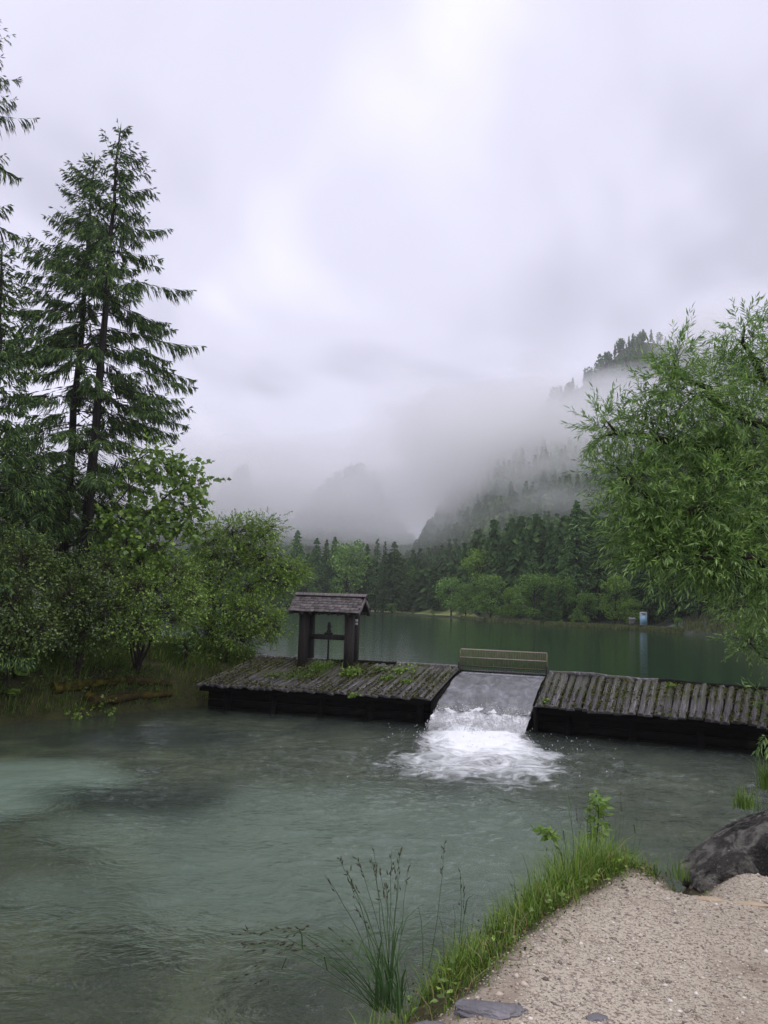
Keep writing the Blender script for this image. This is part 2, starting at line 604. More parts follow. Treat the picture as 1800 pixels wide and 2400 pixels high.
def volume_mat(name, dens, colr, g_=0.35):
    m, N, L = newmat(name)
    out = N.new('ShaderNodeOutputMaterial')
    v = N.new('ShaderNodeVolumePrincipled')
    v.inputs['Color'].default_value = (*colr, 1)
    v.inputs['Density'].default_value = dens
    v.inputs['Anisotropy'].default_value = g_
    L.new(v.outputs[0], out.inputs['Volume'])
    return m


obj('haze', mesh_np('haze', V, F), volume_mat('haze_air', 0.00032, (0.99, 0.985, 1.0)), kind='stuff')

# ------------------------------------------------------------------ ground, far shore, hills
POOL, LAKE, PATH = 0.0, 1.45, 1.87
V, F = box(0, 445, -4.2, 1860, 1030, 0.4)
obj('ground', mesh_np('ground', V, F), M['soil'], kind='structure')


def hor(px):
    return 1420 + (px - 900) * math.tan(R(2.0))


def slope_x(px):
    d = ray(px, hor(px))
    return d[0] / d[1]


PXS = [-500, 300, 500, 600, 680, 880, 960, 1040, 1150, 1300, 1500, 1620, 1700, 1790, 1850, 1950, 2100, 2300, 2600]
SHS = [150, 165, 172, 178, 185, 195, 186, 164, 128, 110, 98, 85, 74, 57, 48, 38, 30, 26, 24]


def shore(px):
    return np.interp(px, PXS, SHS)


def layer(px, pts):
    a = np.array(pts, float)
    return np.interp(px, a[:, 0], a[:, 1])


SPUR = [(860, -0.005), (905, 0.008), (960, 0.04), (1000, 0.078), (1045, 0.118), (1090, 0.155), (1130, 0.185), (1180, 0.212), (1300, 0.232), (1400, 0.24), (1600, 0.25), (2000, 0.26), (2600, 0.27)]
PEAK = [(1130, 0.0), (1190, 0.17), (1240, 0.245), (1290, 0.285), (1350, 0.305), (1400, 0.325), (1450, 0.352), (1490, 0.368), (1550, 0.362), (1620, 0.335), (1750, 0.33), (2600, 0.36)]
LEFTH = [(-500, 0.17), (200, 0.17), (450, 0.12), (500, 0.15), (560, 0.172), (600, 0.125), (680, 0.10), (760, 0.15), (820, 0.178), (870, 0.16), (920, 0.11), (1000, 0.05), (1100, 0.0), (2600, 0.0)]


def far_height(px, y):
    px, y = np.asarray(px, float), np.asarray(y, float)
    S = shore(px)
    s = y - S
    h = LAKE + np.where(s < 0, s * 0.25, 0.22 * sstep(0, 1.2, s) + 0.5 * sstep(2, 25, s))
    h = h + sstep(1480, 1720, px) * np.clip(s, 0, 40) * 0.16
    sx = (px - 900) / 1790.0
    P = np.c_[sx * y, y]
    rough_ = fbm(P * 0.02, 3, 5)
    r2 = fbm(P * 0.006, 9, 3)
    out = np.zeros_like(y)
    for (pts, rr, foot, w) in ((SPUR, 300, None, 140), (PEAK, 560, 400, 150), (LEFTH, 760, 520, 160)):
        t = layer(px, pts)
        rt = rr * (0.92 + 0.16 * r2)
        f0 = S + 14 if foot is None else foot
        up = np.clip((y - f0) / (rt - f0), 0, 1)
        prof = up ** 1.15 * (1 - sstep(0, 1, (y - rt) / w) * 0.6)
        hh = (CAMZ + rt * t - 1.7) * prof * (1 + 0.14 * (rough_ - 0.5) * sstep(0.05, 0.3, up))
        out = np.maximum(out, hh)
    return h + out


pcol = np.concatenate([np.linspace(-500, 400, 24), np.linspace(430, 1850, 170), np.linspace(1880, 2600, 24)])
scol = np.concatenate([[-8, -3, -1, 0, 0.4, 0.8, 1.2, 2, 4, 8, 14], np.linspace(20, 300, 60), np.linspace(308, 700, 50)])
PX, SS = np.meshgrid(pcol, scol, indexing='ij')
YY = shore(PX) + SS
SX = np.array([slope_x(p) for p in pcol])
XX = SX[:, None] * YY
ZZ = far_height(PX.ravel(), YY.ravel()).reshape(PX.shape)
hills = obj('hills', grid_mesh('hills', XX, YY, ZZ), M['hill'], kind='structure')
# strip of pale meadow and reeds along the far shore
mp_ = np.linspace(780, 1200, 60)
ms = np.linspace(0.3, 1, 8)
MPX = np.repeat(mp_[:, None], len(ms), 1)
wid = 22 * sstep(790, 900, mp_) * (1 - sstep(1060, 1190, mp_)) + 2.0
MY = shore(MPX) + ms[None] * wid[:, None]
MX = np.array([slope_x(p) for p in mp_])[:, None] * MY
MZ = far_height(MPX.ravel(), MY.ravel()).reshape(MPX.shape) + 0.06
obj('meadow', grid_mesh('meadow', MX, MY, MZ), M['meadow'], kind='structure')

# ------------------------------------------------------------------ weir corners (measured in the photograph)
LBL, LBR = np.array([-4.24, 26.75, 1.50]), np.array([2.56, 25.0, 1.50])
LFL, LFR = np.array([-5.68, 24.69, 0.78]), np.array([1.56, 22.88, 0.78])
RBL, RBR = np.array([5.26, 24.21, 1.50]), np.array([10.51, 21.08, 1.50])
RFL, RFR = np.array([4.46, 22.03, 0.78]), np.array([9.82, 19.75, 0.78])
RBR = RBL + (RBR - RBL) * 1.45
RFR = RFL + (RFR - RFL) * 1.42

# ------------------------------------------------------------------ banks
CREST = [tuple(atz(px, py, PATH)[:2]) for px, py in ((640, 2440), (820, 2395), (930, 2330), (1000, 2250), (1090, 2165), (1170, 2105), (1290, 2040), (1400, 1992), (1540, 1990), (1585, 2025), (1606, 2055), (1632, 1985), (1720, 1925), (1790, 1890))]
LAND = [(-6, -8), (-3.2, 1.5)] + CREST + [(4.6, 7.6), (7.5, 10.5), (11, 14), (13.5, 18.5), (14, 24), (46, 24), (46, -8)]
PATHPOLY = [tuple(atz(px, py, PATH)[:2]) for px, py in ((830, 2480), (960, 2400), (1010, 2335), (1120, 2310), (1190, 2230), (1280, 2160), (1400, 2090), (1500, 2035), (1555, 2005), (1590, 2045), (1625, 2075), (1680, 2030), (1800, 2000), (2100, 1990))] + [(6, 5), (6, -3), (-1, -3)]


def bank_height(P):
    d, _ = poly_dist(P, LAND, True)
    ins = in_poly(P, LAND)
    n = fbm(P * 1.7, 5, 4) - 0.5
    h_in = PATH - 0.16 * (1 - sstep(0.0, 0.35, d)) + 0.05 * n - 0.05 * sstep(1.5, 3.5, P[:, 0])
    tip = atz(1560, 2040, PATH)[:2]
    h_in = h_in + 0.0 * np.exp(-((P[:, 0] - tip[0] + 0.1) ** 2 + (P[:, 1] - tip[1] + 0.25) ** 2) / 0.16)
    h_out = PATH - 0.16 - d * (1.5 + 1.2 * n)
    return np.where(ins, h_in, np.maximum(h_out, -1.4))


gx, gy = np.linspace(-2.4, 5.2, 250), np.linspace(1.2, 8.2, 230)
X, Y = np.meshgrid(gx, gy, indexing='ij')
P2 = np.c_[X.ravel(), Y.ravel()]
Z = bank_height(P2)
grav = np.where(in_poly(P2, PATHPOLY), 1, -1) * poly_dist(P2, PATHPOLY, True)[0]
grav = sstep(-0.06, 0.10, grav + 0.12 * (fbm(P2 * 6, 8, 4) - 0.5))
me = grid_mesh('gravel_path', X, Y, Z.reshape(X.shape))
at_ = me.attributes.new('gravel', 'FLOAT', 'POINT')
at_.data.foreach_set('value', grav.astype(np.float32))
# path material: gravel over soil, edge given by the attribute
mt, N, L = newmat('path_ground')
out = N.new('ShaderNodeOutputMaterial')
bs = N.new('ShaderNodeBsdfPrincipled')
bs.inputs['Roughness'].default_value = 0.85
bs.inputs['Specular IOR Level'].default_value = 0.25
cg = ramp_noise_mix(N, L, [(1.3, 0.35, 0.65, ((0.43, 0.375, 0.285), (0.53, 0.468, 0.365)), 0.2), (60, 0.50, 0.60, (0.25, 0.205, 0.18), 0), (95, 0.60, 0.66, (0.15, 0.125, 0.115), 0), (110, 0.63, 0.69, (0.60, 0.54, 0.5), 0.3), (1.7, 0.64, 0.76, (0.5, 0.38, 0.25), 0.6), (0.9, 0.56, 0.70, (0.29, 0.235, 0.18), 0.8)])
cs = ramp_noise_mix(N, L, [(3, 0.35, 0.65, ((0.035, 0.028, 0.014), (0.07, 0.06, 0.026)), 0.2), (25, 0.55, 0.65, (0.16, 0.13, 0.09), 0)])
an = N.new('ShaderNodeAttribute')
an.attribute_name = 'gravel'
mx = N.new('ShaderNodeMix')
mx.data_type = 'RGBA'
L.new(an.outputs['Fac'], mx.inputs['Factor'])
L.new(cs, mx.inputs['A'])
L.new(cg, mx.inputs['B'])
L.new(mx.outputs['Result'], bs.inputs['Base Color'])
prev = None
for sc, st, ds in ((45, 0.7, 0.02), (120, 0.6, 0.008)):
    n_ = noise_node(N, L, sc, 5, 0.65)
    bp = N.new('ShaderNodeBump')
    bp.inputs['Strength'].default_value = st
    bp.inputs['Distance'].default_value = ds
    L.new(n_.outputs['Fac'], bp.inputs['Height'])
    if prev:
        L.new(prev, bp.inputs['Normal'])
    prev = bp.outputs[0]
L.new(prev, bs.inputs['Normal'])
L.new(bs.outputs[0], out.inputs['Surface'])
obj('gravel_path', me, mt, kind='structure')

gx, gy = np.linspace(5.15, 46, 90), np.linspace(-8, 26, 70)
X, Y = np.meshgrid(gx, gy, indexing='ij')
P2 = np.c_[X.ravel(), Y.ravel()]
obj('right_bank', grid_mesh('right_bank', X, Y, (bank_height(P2) - 0.02).reshape(X.shape)), M['soil'], kind='structure')
gx, gy = np.linspace(-6, 5.2, 40), np.linspace(-8, 1.25, 36)
X, Y = np.meshgrid(gx, gy, indexing='ij')
P2 = np.c_[X.ravel(), Y.ravel()]
obj('path_behind', grid_mesh('path_behind', X, Y, (bank_height(P2) - 0.012).reshape(X.shape)), M['gravel'], kind='structure')

LEDGE = [(-26, 4), (-16, 13.5)] + [tuple(atz(px, py, 0)[:2]) for px, py in ((0, 1702), (100, 1692), (200, 1682), (330, 1670), (425, 1660))] + [(-5.95, 25.0), (-3.4, 26.2)]
LLAKE = [(-3.4, 27.2), (-4.3, 27.5), (-4.7, 29.0), (-7.5, 32), (-13, 34), (-50, 37)]


def left_height(P):
    d1, s1 = poly_dist(P, LEDGE)
    d2, s2 = poly_dist(P, LLAKE)
    d1 = d1 * np.where(s1 >= 0, 1, -1)
    d2 = d2 * np.where(s2 >= 0, 1, -1)
    n = fbm(P * 0.9, 15, 4) - 0.5
    hp = -0.25 + 1.5 * sstep(-0.1, 1.3, d1 + n * 0.5) + 0.55 * sstep(1.2, 5, d1) + np.minimum(d1, 0) * 0.8
    hl = 1.35 + np.where(d2 > 0, 0.55 * sstep(0, 2.5, d2) + 0.25, d2 * 0.7 + 0.1)
    return np.minimum(hp + 0.25 * n, hl + 0.1 * n)


gx, gy = np.linspace(-48, -14.2, 50), np.linspace(4, 40, 90)
gx = np.concatenate([gx, np.linspace(-14, -3.4, 110)])
X, Y = np.meshgrid(gx, gy, indexing='ij')
P2 = np.c_[X.ravel(), Y.ravel()]
obj('left_bank', grid_mesh('left_bank', X, Y, left_height(P2).reshape(X.shape)), M['soil'], kind='structure')

# ------------------------------------------------------------------ river bed and water
gx, gy = np.linspace(-42, 24, 130), np.linspace(-6, 28, 90)
X, Y = np.meshgrid(gx, gy, indexing='ij')
P2 = np.c_[X.ravel(), Y.ravel()]
bz = -0.75 - 0.5 * fbm(P2 * 0.35, 31, 4)
me = grid_mesh('riverbed', X, Y, bz.reshape(X.shape))


def blob2(P, c, rx, ry, seed=0):
    d = ((P[:, 0] - c[0]) / rx) ** 2 + ((P[:, 1] - c[1]) / ry) ** 2
    return 1 - sstep(0.5, 1.3, d + 1.1 * (fbm(P * 0.8, 40 + seed, 3) - 0.5))


pale = np.maximum.reduce([blob2(P2, atz(30, 1930, -1)[:2], 2.0, 2.4, 1), blob2(P2, atz(330, 2040, -1)[:2], 1.6, 0.9, 2) * 0.55,
                          blob2(P2, atz(900, 2060, -1)[:2], 4.0, 3.6, 3) * 0.62, blob2(P2, atz(520, 2230, -1)[:2], 1.4, 0.8, 4) * 0.6, blob2(P2, atz(90, 2220, -1)[:2], 0.8, 0.7, 6) * 0.5])
dark = np.maximum.reduce([blob2(P2, atz(330, 1960, -1)[:2], 1.9, 1.1, 7), blob2(P2, atz(200, 1780, -1)[:2], 5, 2.2, 8)])
me.attributes.new('pale', 'FLOAT', 'POINT').data.foreach_set('value', pale.astype(np.float32))
me.attributes.new('weed', 'FLOAT', 'POINT').data.foreach_set('value', dark.astype(np.float32))
mt, N, L = newmat('riverbed_silt')
out = N.new('ShaderNodeOutputMaterial')
bs = N.new('ShaderNodeBsdfDiffuse')
n_ = noise_node(N, L, 0.9, 6, 0.6, 0.4)
r_ = ramp(N, [(0.34, (0.025, 0.03, 0.016)), (0.5, (0.08, 0.09, 0.046)), (0.66, (0.18, 0.19, 0.105))])
L.new(n_.outputs['Fac'], r_.inputs[0])
cur = r_.outputs[0]
for attr, colr in (('pale', (0.32, 0.395, 0.33)), ('weed', (0.018, 0.026, 0.018))):
    an = N.new('ShaderNodeAttribute')
    an.attribute_name = attr
    mx = N.new('ShaderNodeMix')
    mx.data_type = 'RGBA'
    L.new(an.outputs['Fac'], mx.inputs['Factor'])
    L.new(cur, mx.inputs['A'])
    mx.inputs['B'].default_value = (*colr, 1)
    cur = mx.outputs['Result']
L.new(cur, bs.inputs['Color'])
L.new(bs.outputs[0], out.inputs['Surface'])
obj('riverbed', me, mt, kind='structure')

# pool: real small waves, foam where the water falls in
EX0 = np.array([2.93, 22.1])                    # foot of the fall
EXD = unit(np.array([2.1, 14.0]) - EX0)         # where the foam drifts
EXS = np.array([-EXD[1], EXD[0]])
gx = np.concatenate([[-44, -30, -22], np.arange(-17, 12.01, 0.085), [15, 22]])
gy = np.concatenate([[-6, -1], np.arange(1.8, 26.6, 0.085)])
X, Y = np.meshgrid(gx, gy, indexing='ij')
P2 = np.c_[X.ravel(), Y.ravel()]
q = P2 - EX0
al, ac = q @ EXD, q @ EXS
width = 1.35 + 0.24 * np.clip(al, -1, 5)
foam = (1 - sstep(0.25, 1.3, np.abs(ac) / width + 0.5 * (fbm(P2 * 0.9, 58, 3) - 0.5))) * (1 - 0.45 * sstep(1.2, 4.0, al) - 0.55 * sstep(4.0, 9.0, al)) * sstep(-2.2, -1.2, al)
churn = (1 - sstep(0.4, 1.5, np.abs(ac) / width)) * (1 - sstep(1.0, 7.5, al)) * sstep(-2.2, -1.2, al)
dist = np.linalg.norm(q, axis=1)
warp = np.c_[fbm(P2 * 0.5, 51, 3), fbm(P2 * 0.5, 52, 3)] * 2.2
W1 = fbm((P2 + warp) * np.array([1.1, 2.1]), 53, 3) - 0.5
W2 = 1 - 2 * np.abs(fbm((P2 + 0.6 * warp) * np.array([2.2, 4.2]), 54, 3) - 0.5)
calm = 0.35 + 0.65 * sstep(-9, -2, X.ravel()) 
amp = (0.10 * np.exp(-dist / 9) + 0.075) * calm
Zw = amp * W1 + 0.06 * calm * (W2 - 0.7) * (0.5 + fbm(P2 * 0.4, 57, 2))
Zw = Zw + churn * 0.22 * (fbm(P2 * 2.6, 55, 4) - 0.45) + 0.10 * churn * (1 - sstep(0, 2.5, al))
me = grid_mesh('pool_water', X, Y, Zw.reshape(X.shape))
me.attributes.new('chop', 'FLOAT', 'POINT').data.foreach_set('value', (0.12 + 0.88 * sstep(-8.5, -1.5, P2[:, 0] + 0.12 * (14 - P2[:, 1]))).astype(np.float32))
me.attributes.new('foam', 'FLOAT', 'POINT').data.foreach_set('value', foam.astype(np.float32))
mt, N, L = newmat('pool_water')
out = N.new('ShaderNodeOutputMaterial')
gl = N.new('ShaderNodeBsdfGlass')
gl.inputs['IOR'].default_value = 1.33
gl.inputs['Roughness'].default_value = 0.0
gl.inputs['Color'].default_value = (0.90, 0.945, 0.915, 1)
n1 = noise_node(N, L, 2.2, 4, 0.6, 1.6, stretch=(0.8, 1.4, 1))
n2 = noise_node(N, L, 9, 3, 0.55, 0.8, stretch=(0.8, 1.4, 1))
b1 = N.new('ShaderNodeBump')
b1.inputs['Strength'].default_value = 0.55
b1.inputs['Distance'].default_value = 0.36
L.new(n1.outputs['Fac'], b1.inputs['Height'])
b2 = N.new('ShaderNodeBump')
b2.inputs['Strength'].default_value = 0.5
b2.inputs['Distance'].default_value = 0.10
L.new(n2.outputs['Fac'], b2.inputs['Height'])
ch = N.new('ShaderNodeAttribute')
ch.attribute_name = 'chop'
for bnode, st in ((b1, 0.6), (b2, 0.55)):
    mu = N.new('ShaderNodeMath')
    mu.operation = 'MULTIPLY'
    mu.inputs[1].default_value = st
    L.new(ch.outputs['Fac'], mu.inputs[0])
    L.new(mu.outputs[0], bnode.inputs['Strength'])
L.new(b1.outputs[0], b2.inputs['Normal'])
L.new(b2.outputs[0], gl.inputs['Normal'])
df = N.new('ShaderNodeBsdfDiffuse')
df.inputs['Color'].default_value = (0.15, 0.19, 0.165, 1)
mx1 = N.new('ShaderNodeMixShader')
mx1.inputs[0].default_value = 0.09
L.new(gl.outputs[0], mx1.inputs[1])
L.new(df.outputs[0], mx1.inputs[2])
fm = N.new('ShaderNodeBsdfDiffuse')
fm.inputs['Color'].default_value = (0.80, 0.82, 0.84, 1)
an = N.new('ShaderNodeAttribute')
an.attribute_name = 'foam'
fn = noise_node(N, L, 1.7, 8, 0.62, 1.6, stretch=(1.0, 1.1, 1))
ma = N.new('ShaderNodeMath')
ma.operation = 'MULTIPLY_ADD'
L.new(an.outputs['Fac'], ma.inputs[0])
ma.inputs[1].default_value = 1.0
L.new(fn.outputs['Fac'], ma.inputs[2])
fr = ramp(N, [(0.78, (0, 0, 0)), (1.0, (0.75, 0.75, 0.75))])
mr = N.new('ShaderNodeMapRange')
mr.inputs['From Min'].default_value = 0.76
mr.inputs['From Max'].default_value = 1.32
L.new(ma.outputs[0], mr.inputs['Value'])
mx2 = N.new('ShaderNodeMixShader')
L.new(mr.outputs[0], mx2.inputs[0])
L.new(mx1.outputs[0], mx2.inputs[1])
L.new(fm.outputs[0], mx2.inputs[2])
L.new(mx2.outputs[0], out.inputs['Surface'])
obj('pool_water', me, mt, kind='structure')

# lake
front = [(-52, 31), (-13, 30.5), (-7, 29.5), (-4.6, 27.6), (LBL[0] + 0.05, LBL[1] + 0.12), (LBR[0] + 0.02, LBR[1] + 0.1), (RBL[0], RBL[1] + 0.1), (RBR[0], RBR[1] + 0.12), (17, 21), (40, 26)]
back = [(120, 205), (60, 205), (20, 205), (0, 205), (-20, 205), (-60, 205), (-200, 205)]
lk = [(x, y, LAKE) for x, y in front + back]
me = mesh_np('lake', np.array(lk), np.array([list(range(len(lk)))]))
mt, N, L = newmat('lake_water')
out = N.new('ShaderNodeOutputMaterial')
bs = N.new('ShaderNodeBsdfPrincipled')
bs.inputs['Base Color'].default_value = (0.016, 0.040, 0.019, 1)
bs.inputs['Roughness'].default_value = 0.09
bs.inputs['IOR'].default_value = 1.33
n1 = noise_node(N, L, 1.1, 4, 0.6, 0.5, stretch=(0.6, 1.6, 1))
n2 = noise_node(N, L, 7.0, 3, 0.6, 0.3, stretch=(0.7, 1.5, 1))
prev = None
for n_, st, ds in ((n1, 0.10, 0.12), (n2, 0.16, 0.02)):
    bp = N.new('ShaderNodeBump')
    bp.inputs['Strength'].default_value = st
    bp.inputs['Distance'].default_value = ds
    L.new(n_.outputs['Fac'], bp.inputs['Height'])
    if prev:
        L.new(prev, bp.inputs['Normal'])
    prev = bp.outputs[0]
L.new(prev, bs.inputs['Normal'])
L.new(bs.outputs[0], out.inputs['Surface'])
obj('lake', me, mt, kind='structure')


# ------------------------------------------------------------------ weir decks of half-round logs
def log_mesh(seed):
    """half-round log, axis along +Y from 0 to 1, width 1 (x), height about 0.5"""
    rg = np.random.default_rng(seed)
    rings, seg = 4, 5
    V = []
    for k in range(rings):
        y = k / (rings - 1)
        for j in range(seg + 1):
            a = math.pi * j / seg
            r_ = 0.5 * (1 + 0.13 * rg.standard_normal())
            V.append([-math.cos(a) * r_, y, math.sin(a) * r_ * 0.72])
    F = []
    for k in range(rings - 1):
        for j in range(seg):
            a = k * (seg + 1) + j
            F.append([a, a + seg + 1, a + seg + 2, a + 1])
    V = np.array(V)
    g = Geo().add(V, np.array(F))
    for r0, flip in ((0, False), ((rings - 1) * (seg + 1), True)):
        c = [[0, V[r0][1], 0]]
        ring = V[r0:r0 + seg + 1]
        f = [[j, j + 1, seg + 1] for j in range(seg)]
        if flip:
            f = [q[::-1] for q in f]
        g.add(np.r_[ring, c], np.array(f))
    me_ = g.mesh('log')
    return me_


LOGS = [log_mesh(s) for s in range(7)]
for me_ in LOGS:
    me_.materials.append(M['oldwood'])


def rot_from(xa, ya, za):
    return Matrix(((xa[0], ya[0], za[0]), (xa[1], ya[1], za[1]), (xa[2], ya[2], za[2])))


def deck(label, BL, BR, FL, FR, n, seed, chute_side):
    rg = np.random.default_rng(seed)
    base = (FL + FR) / 2
    base = np.array([base[0], base[1], 0.0])
    t = thing('weir_deck', label, 'weir', tuple(base))
    ua = unit(BR - BL)
    for k in range(n):
        s = (k + 0.5 + rg.uniform(-0.12, 0.12)) / n
        f0 = FL + (FR - FL) * s
        b0 = BL + (BR - BL) * s
        ext = rg.uniform(0.02, 0.16)
        d = b0 - f0
        f0 = f0 - unit(d) * ext
        d = b0 - f0
        ln = np.linalg.norm(d)
        ya = d / ln
        xa = unit(ua - ya * (ua @ ya))
        za = np.cross(xa, ya)
        w = np.linalg.norm(FR - FL) / n * rg.uniform(0.92, 1.08)
        o = obj('log', LOGS[int(rg.integers(len(LOGS)))], None, t)
        mw = rot_from(xa * w, ya * ln, za * w * rg.uniform(0.8, 1.15)).to_4x4()
        loc = f0 - base + za * rg.uniform(-0.035, 0.015)
        o.matrix_local = Matrix.Translation(loc) @ mw

    def part(name, g, mat):
        g.v = [v - base for v in g.v]
        return obj(name, g, M[mat], t)
    # slab under the logs, front wall planks, pilings, side wall, back beam
    nv = unit(np.array([(FL - BL)[0], (FL - BL)[1], 0]))
    g = Geo()
    q = [FL - nv * 0.1, FR - nv * 0.1, BR, BL]
    top = np.array([p_ + np.array([0, 0, -0.11]) for p_ in q])
    bot = top - np.array([0, 0, 0.10])
    g.add(np.r_[top, bot], np.array([[0, 1, 2, 3], [7, 6, 5, 4], [0, 4, 5, 1], [1, 5, 6, 2], [2, 6, 7, 3], [3, 7, 4, 0]]))
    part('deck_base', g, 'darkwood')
    fw = np.linalg.norm(FR - FL)
    ang = math.atan2((FR - FL)[1], (FR - FL)[0])
    rot = np.array([[math.cos(ang), -math.sin(ang), 0], [math.sin(ang), math.cos(ang), 0], [0, 0, 1]])
    g = Geo()
    V, F = box(*((FL + FR) / 2 - nv * 0.32 - np.array([0, 0, 0.12])), fw, 0.16, 0.15, rot, 0.015)
    g.add(V, F)
    part('front_beam', g, 'darkwood')
    for j, zz in enumerate((0.42, 0.17, -0.08, -0.33)):
        g = Geo()
        V, F = box(*((FL + FR) / 2 * np.array([1, 1, 0]) - nv * (0.52 + 0.02 * rg.uniform(-1, 1)) + np.array([0, 0, zz])), fw - 0.02, 0.10, 0.235, rot, 0.012)
        g.add(V, F)
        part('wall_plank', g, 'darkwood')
    for s in (np.linspace(0.1, 0.93, 5) if fw > 7.2 else np.linspace(0.03, 0.97, 5)):
        p_ = (FL + (FR - FL) * s) * np.array([1, 1, 0]) - nv * 0.38
        g = add_tube(Geo(), [p_ + np.array([0, 0, -0.7]), p_ + np.array([0.01, 0, 0.1]), p_ + np.array([0, 0, 0.56])], [0.12, 0.115, 0.105], 8)
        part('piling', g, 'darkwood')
    A, B = (FR, BR) if chute_side > 0 else (FL, BL)
    sgn = chute_side
    o_ = ua * sgn * 0.0
    q = np.array([A * [1, 1, 0] + [0, 0, -0.6], B * [1, 1, 0] + [0, 0, -0.6], B + [0, 0, -0.06], A + [0, 0, -0.06]])
    q2 = q + ua * sgn * 0.10
    part('side_wall', Geo().add(np.r_[q, q2], np.array([[0, 1, 2, 3], [7, 6, 5, 4], [0, 4, 5, 1], [1, 5, 6, 2], [2, 6, 7, 3], [3, 7, 4, 0]])), 'darkwood')
    # back beam along the lake, in three rough lengths
    cuts = [0, 0.36, 0.7, 1.0]
    for j in range(3):
        a, b = BL + (BR - BL) * cuts[j], BL + (BR - BL) * (cuts[j + 1] + 0.01)
        s_ = np.linspace(0, 1, 8)[:, None]
        pts = a + (b - a) * s_ + np.array([0, 0, 0.035])
        pts = pts + rg.normal(0, 0.012, pts.shape) - nv * 0.03
        part('back_beam', add_tube(Geo(), pts, 0.085 + 0.015 * rg.uniform(-1, 1, 8), 7), 'oldwood' if j != 1 else 'darkwood')
    return t


deck('low log-covered weir deck overgrown with weeds, left of the spillway', LBL, LBR, LFL, LFR, 38, 1, 1)
deck('bare grey log-covered weir deck to the right of the spillway', RBL, RBR, RFL, RFR, 40, 2, -1)

# ------------------------------------------------------------------ spillway water
NU, NV = 40, 60
uu, vv = np.linspace(0, 1, NU), np.linspace(0, 1, NV)
U, W = np.meshgrid(uu, vv, indexing='ij')
Ab, Bb = np.array([LBR[0] + 0.1, LBR[1]]), np.array([RBL[0] - 0.1, RBL[1]])
Af, Bf = np.array([LFR[0] + 0.12, LFR[1] + 0.05]), np.array([RFL[0] - 0.12, RFL[1] + 0.25])
Bk = Ab[None] * (1 - uu[:, None]) + Bb[None] * uu[:, None]
Fr = Af[None] * (1 - uu[:, None]) + Bf[None] * uu[:, None]
BkL = Bk + unit(Bk - Fr) * 0.9
Pxy = BkL[:, None] * (1 - W[..., None]) + Fr[:, None] * W[..., None]
s = W
zprof = np.interp(s, [0, 0.22, 0.32, 0.45, 0.7, 0.92, 1.0], [LAKE + 0.004, LAKE - 0.0, LAKE - 0.05, LAKE - 0.16, LAKE - 0.46, LAKE - 0.80, LAKE - 0.98])
nz_ = fbm(np.c_[Pxy.reshape(-1, 2) * np.array([3.0, 5.0])], 61, 4).reshape(U.shape) - 0.5
edge = np.minimum(U, 1 - U)
zz = zprof + nz_ * (0.06 * sstep(0.32, 0.5, s) + 0.06 * sstep(0.55, 0.85, s)) + 0.05 * (1 - sstep(0, 0.1, edge)) * sstep(0.35, 0.6, s) * (nz_ + 0.5)
dd = np.abs((U - 0.5) * 1.0 + 0.28 * (s - 0.42))
zz = zz + 0.03 * np.exp(-((U - 0.55 - 0.35 * (0.55 - s)) / 0.03) ** 2) * sstep(0.38, 0.5, s) * (1 - sstep(0.6, 0.75, s))
me = grid_mesh('spillway_water', Pxy[..., 0], Pxy[..., 1], zz)
mt, N, L = newmat('sliding_water')
out = N.new('ShaderNodeOutputMaterial')
bs = N.new('ShaderNodeBsdfPrincipled')
bs.inputs['Base Color'].default_value = (0.05, 0.056, 0.052, 1)
bs.inputs['Roughness'].default_value = 0.06
bs.inputs['IOR'].default_value = 1.5
n_ = noise_node(N, L, 4, 4, 0.6, 0.5, stretch=(2.2, 0.8, 1))
bp = N.new('ShaderNodeBump')
bp.inputs['Strength'].default_value = 0.45
bp.inputs['Distance'].default_value = 0.05
L.new(n_.outputs['Fac'], bp.inputs['Height'])
L.new(bp.outputs[0], bs.inputs['Normal'])
n3_ = noise_node(N, L, 2.4, 6, 0.65, 0.9, stretch=(1.3, 1.0, 1))
r3_ = ramp(N, [(0.34, (0.09, 0.094, 0.094)), (0.52, (0.14, 0.143, 0.15)), (0.7, (0.24, 0.243, 0.26))])
L.new(n3_.outputs['Fac'], r3_.inputs[0])
L.new(r3_.outputs[0], bs.inputs['Base Color'])
L.new(bs.outputs[0], out.inputs['Surface'])
obj('spillway_water', me, mt, kind='structure')

# white fall: a lumpy curtain from the lip down to the pool
NU, NV = 120, 44
uu, vv = np.linspace(0, 1, NU), np.linspace(0, 1, NV)
U, W = np.meshgrid(uu, vv, indexing='ij')
vdir = unit((Af + Bf) / 2 - (Ab + Bb) / 2)
Fr = Af[None] * (1 - uu[:, None]) + Bf[None] * uu[:, None]
lipn = fbm(np.c_[uu * 9, np.zeros(NU), np.zeros(NU)], 63, 3) - 0.5
zlip = LAKE - 0.77 + 0.05 * lipn
out_ = -0.5 + 1.15 * W ** 0.85
zf = zlip[:, None] * (1 - W) ** 1.0 + (-0.12) * W + 0.16 * np.sin(np.pi * np.clip(W, 0, 1)) * 0.6
nn = fbm(np.c_[(U * 16).ravel(), (W * 7).ravel(), np.zeros(U.size)], 64, 4).reshape(U.shape) - 0.5
Pxy = Fr[:, None] + vdir * (out_ + 0.35 * nn * sstep(0, 0.25, W))[..., None]
me = grid_mesh('waterfall', Pxy[..., 0], Pxy[..., 1], zf + 0.14 * nn * sstep(0.15, 0.6, W), False)
mt, N, L = newmat('white_water')
out = N.new('ShaderNodeOutputMaterial')
bs = N.new('ShaderNodeBsdfPrincipled')
n_ = noise_node(N, L, 16, 6, 0.75, 0.6)
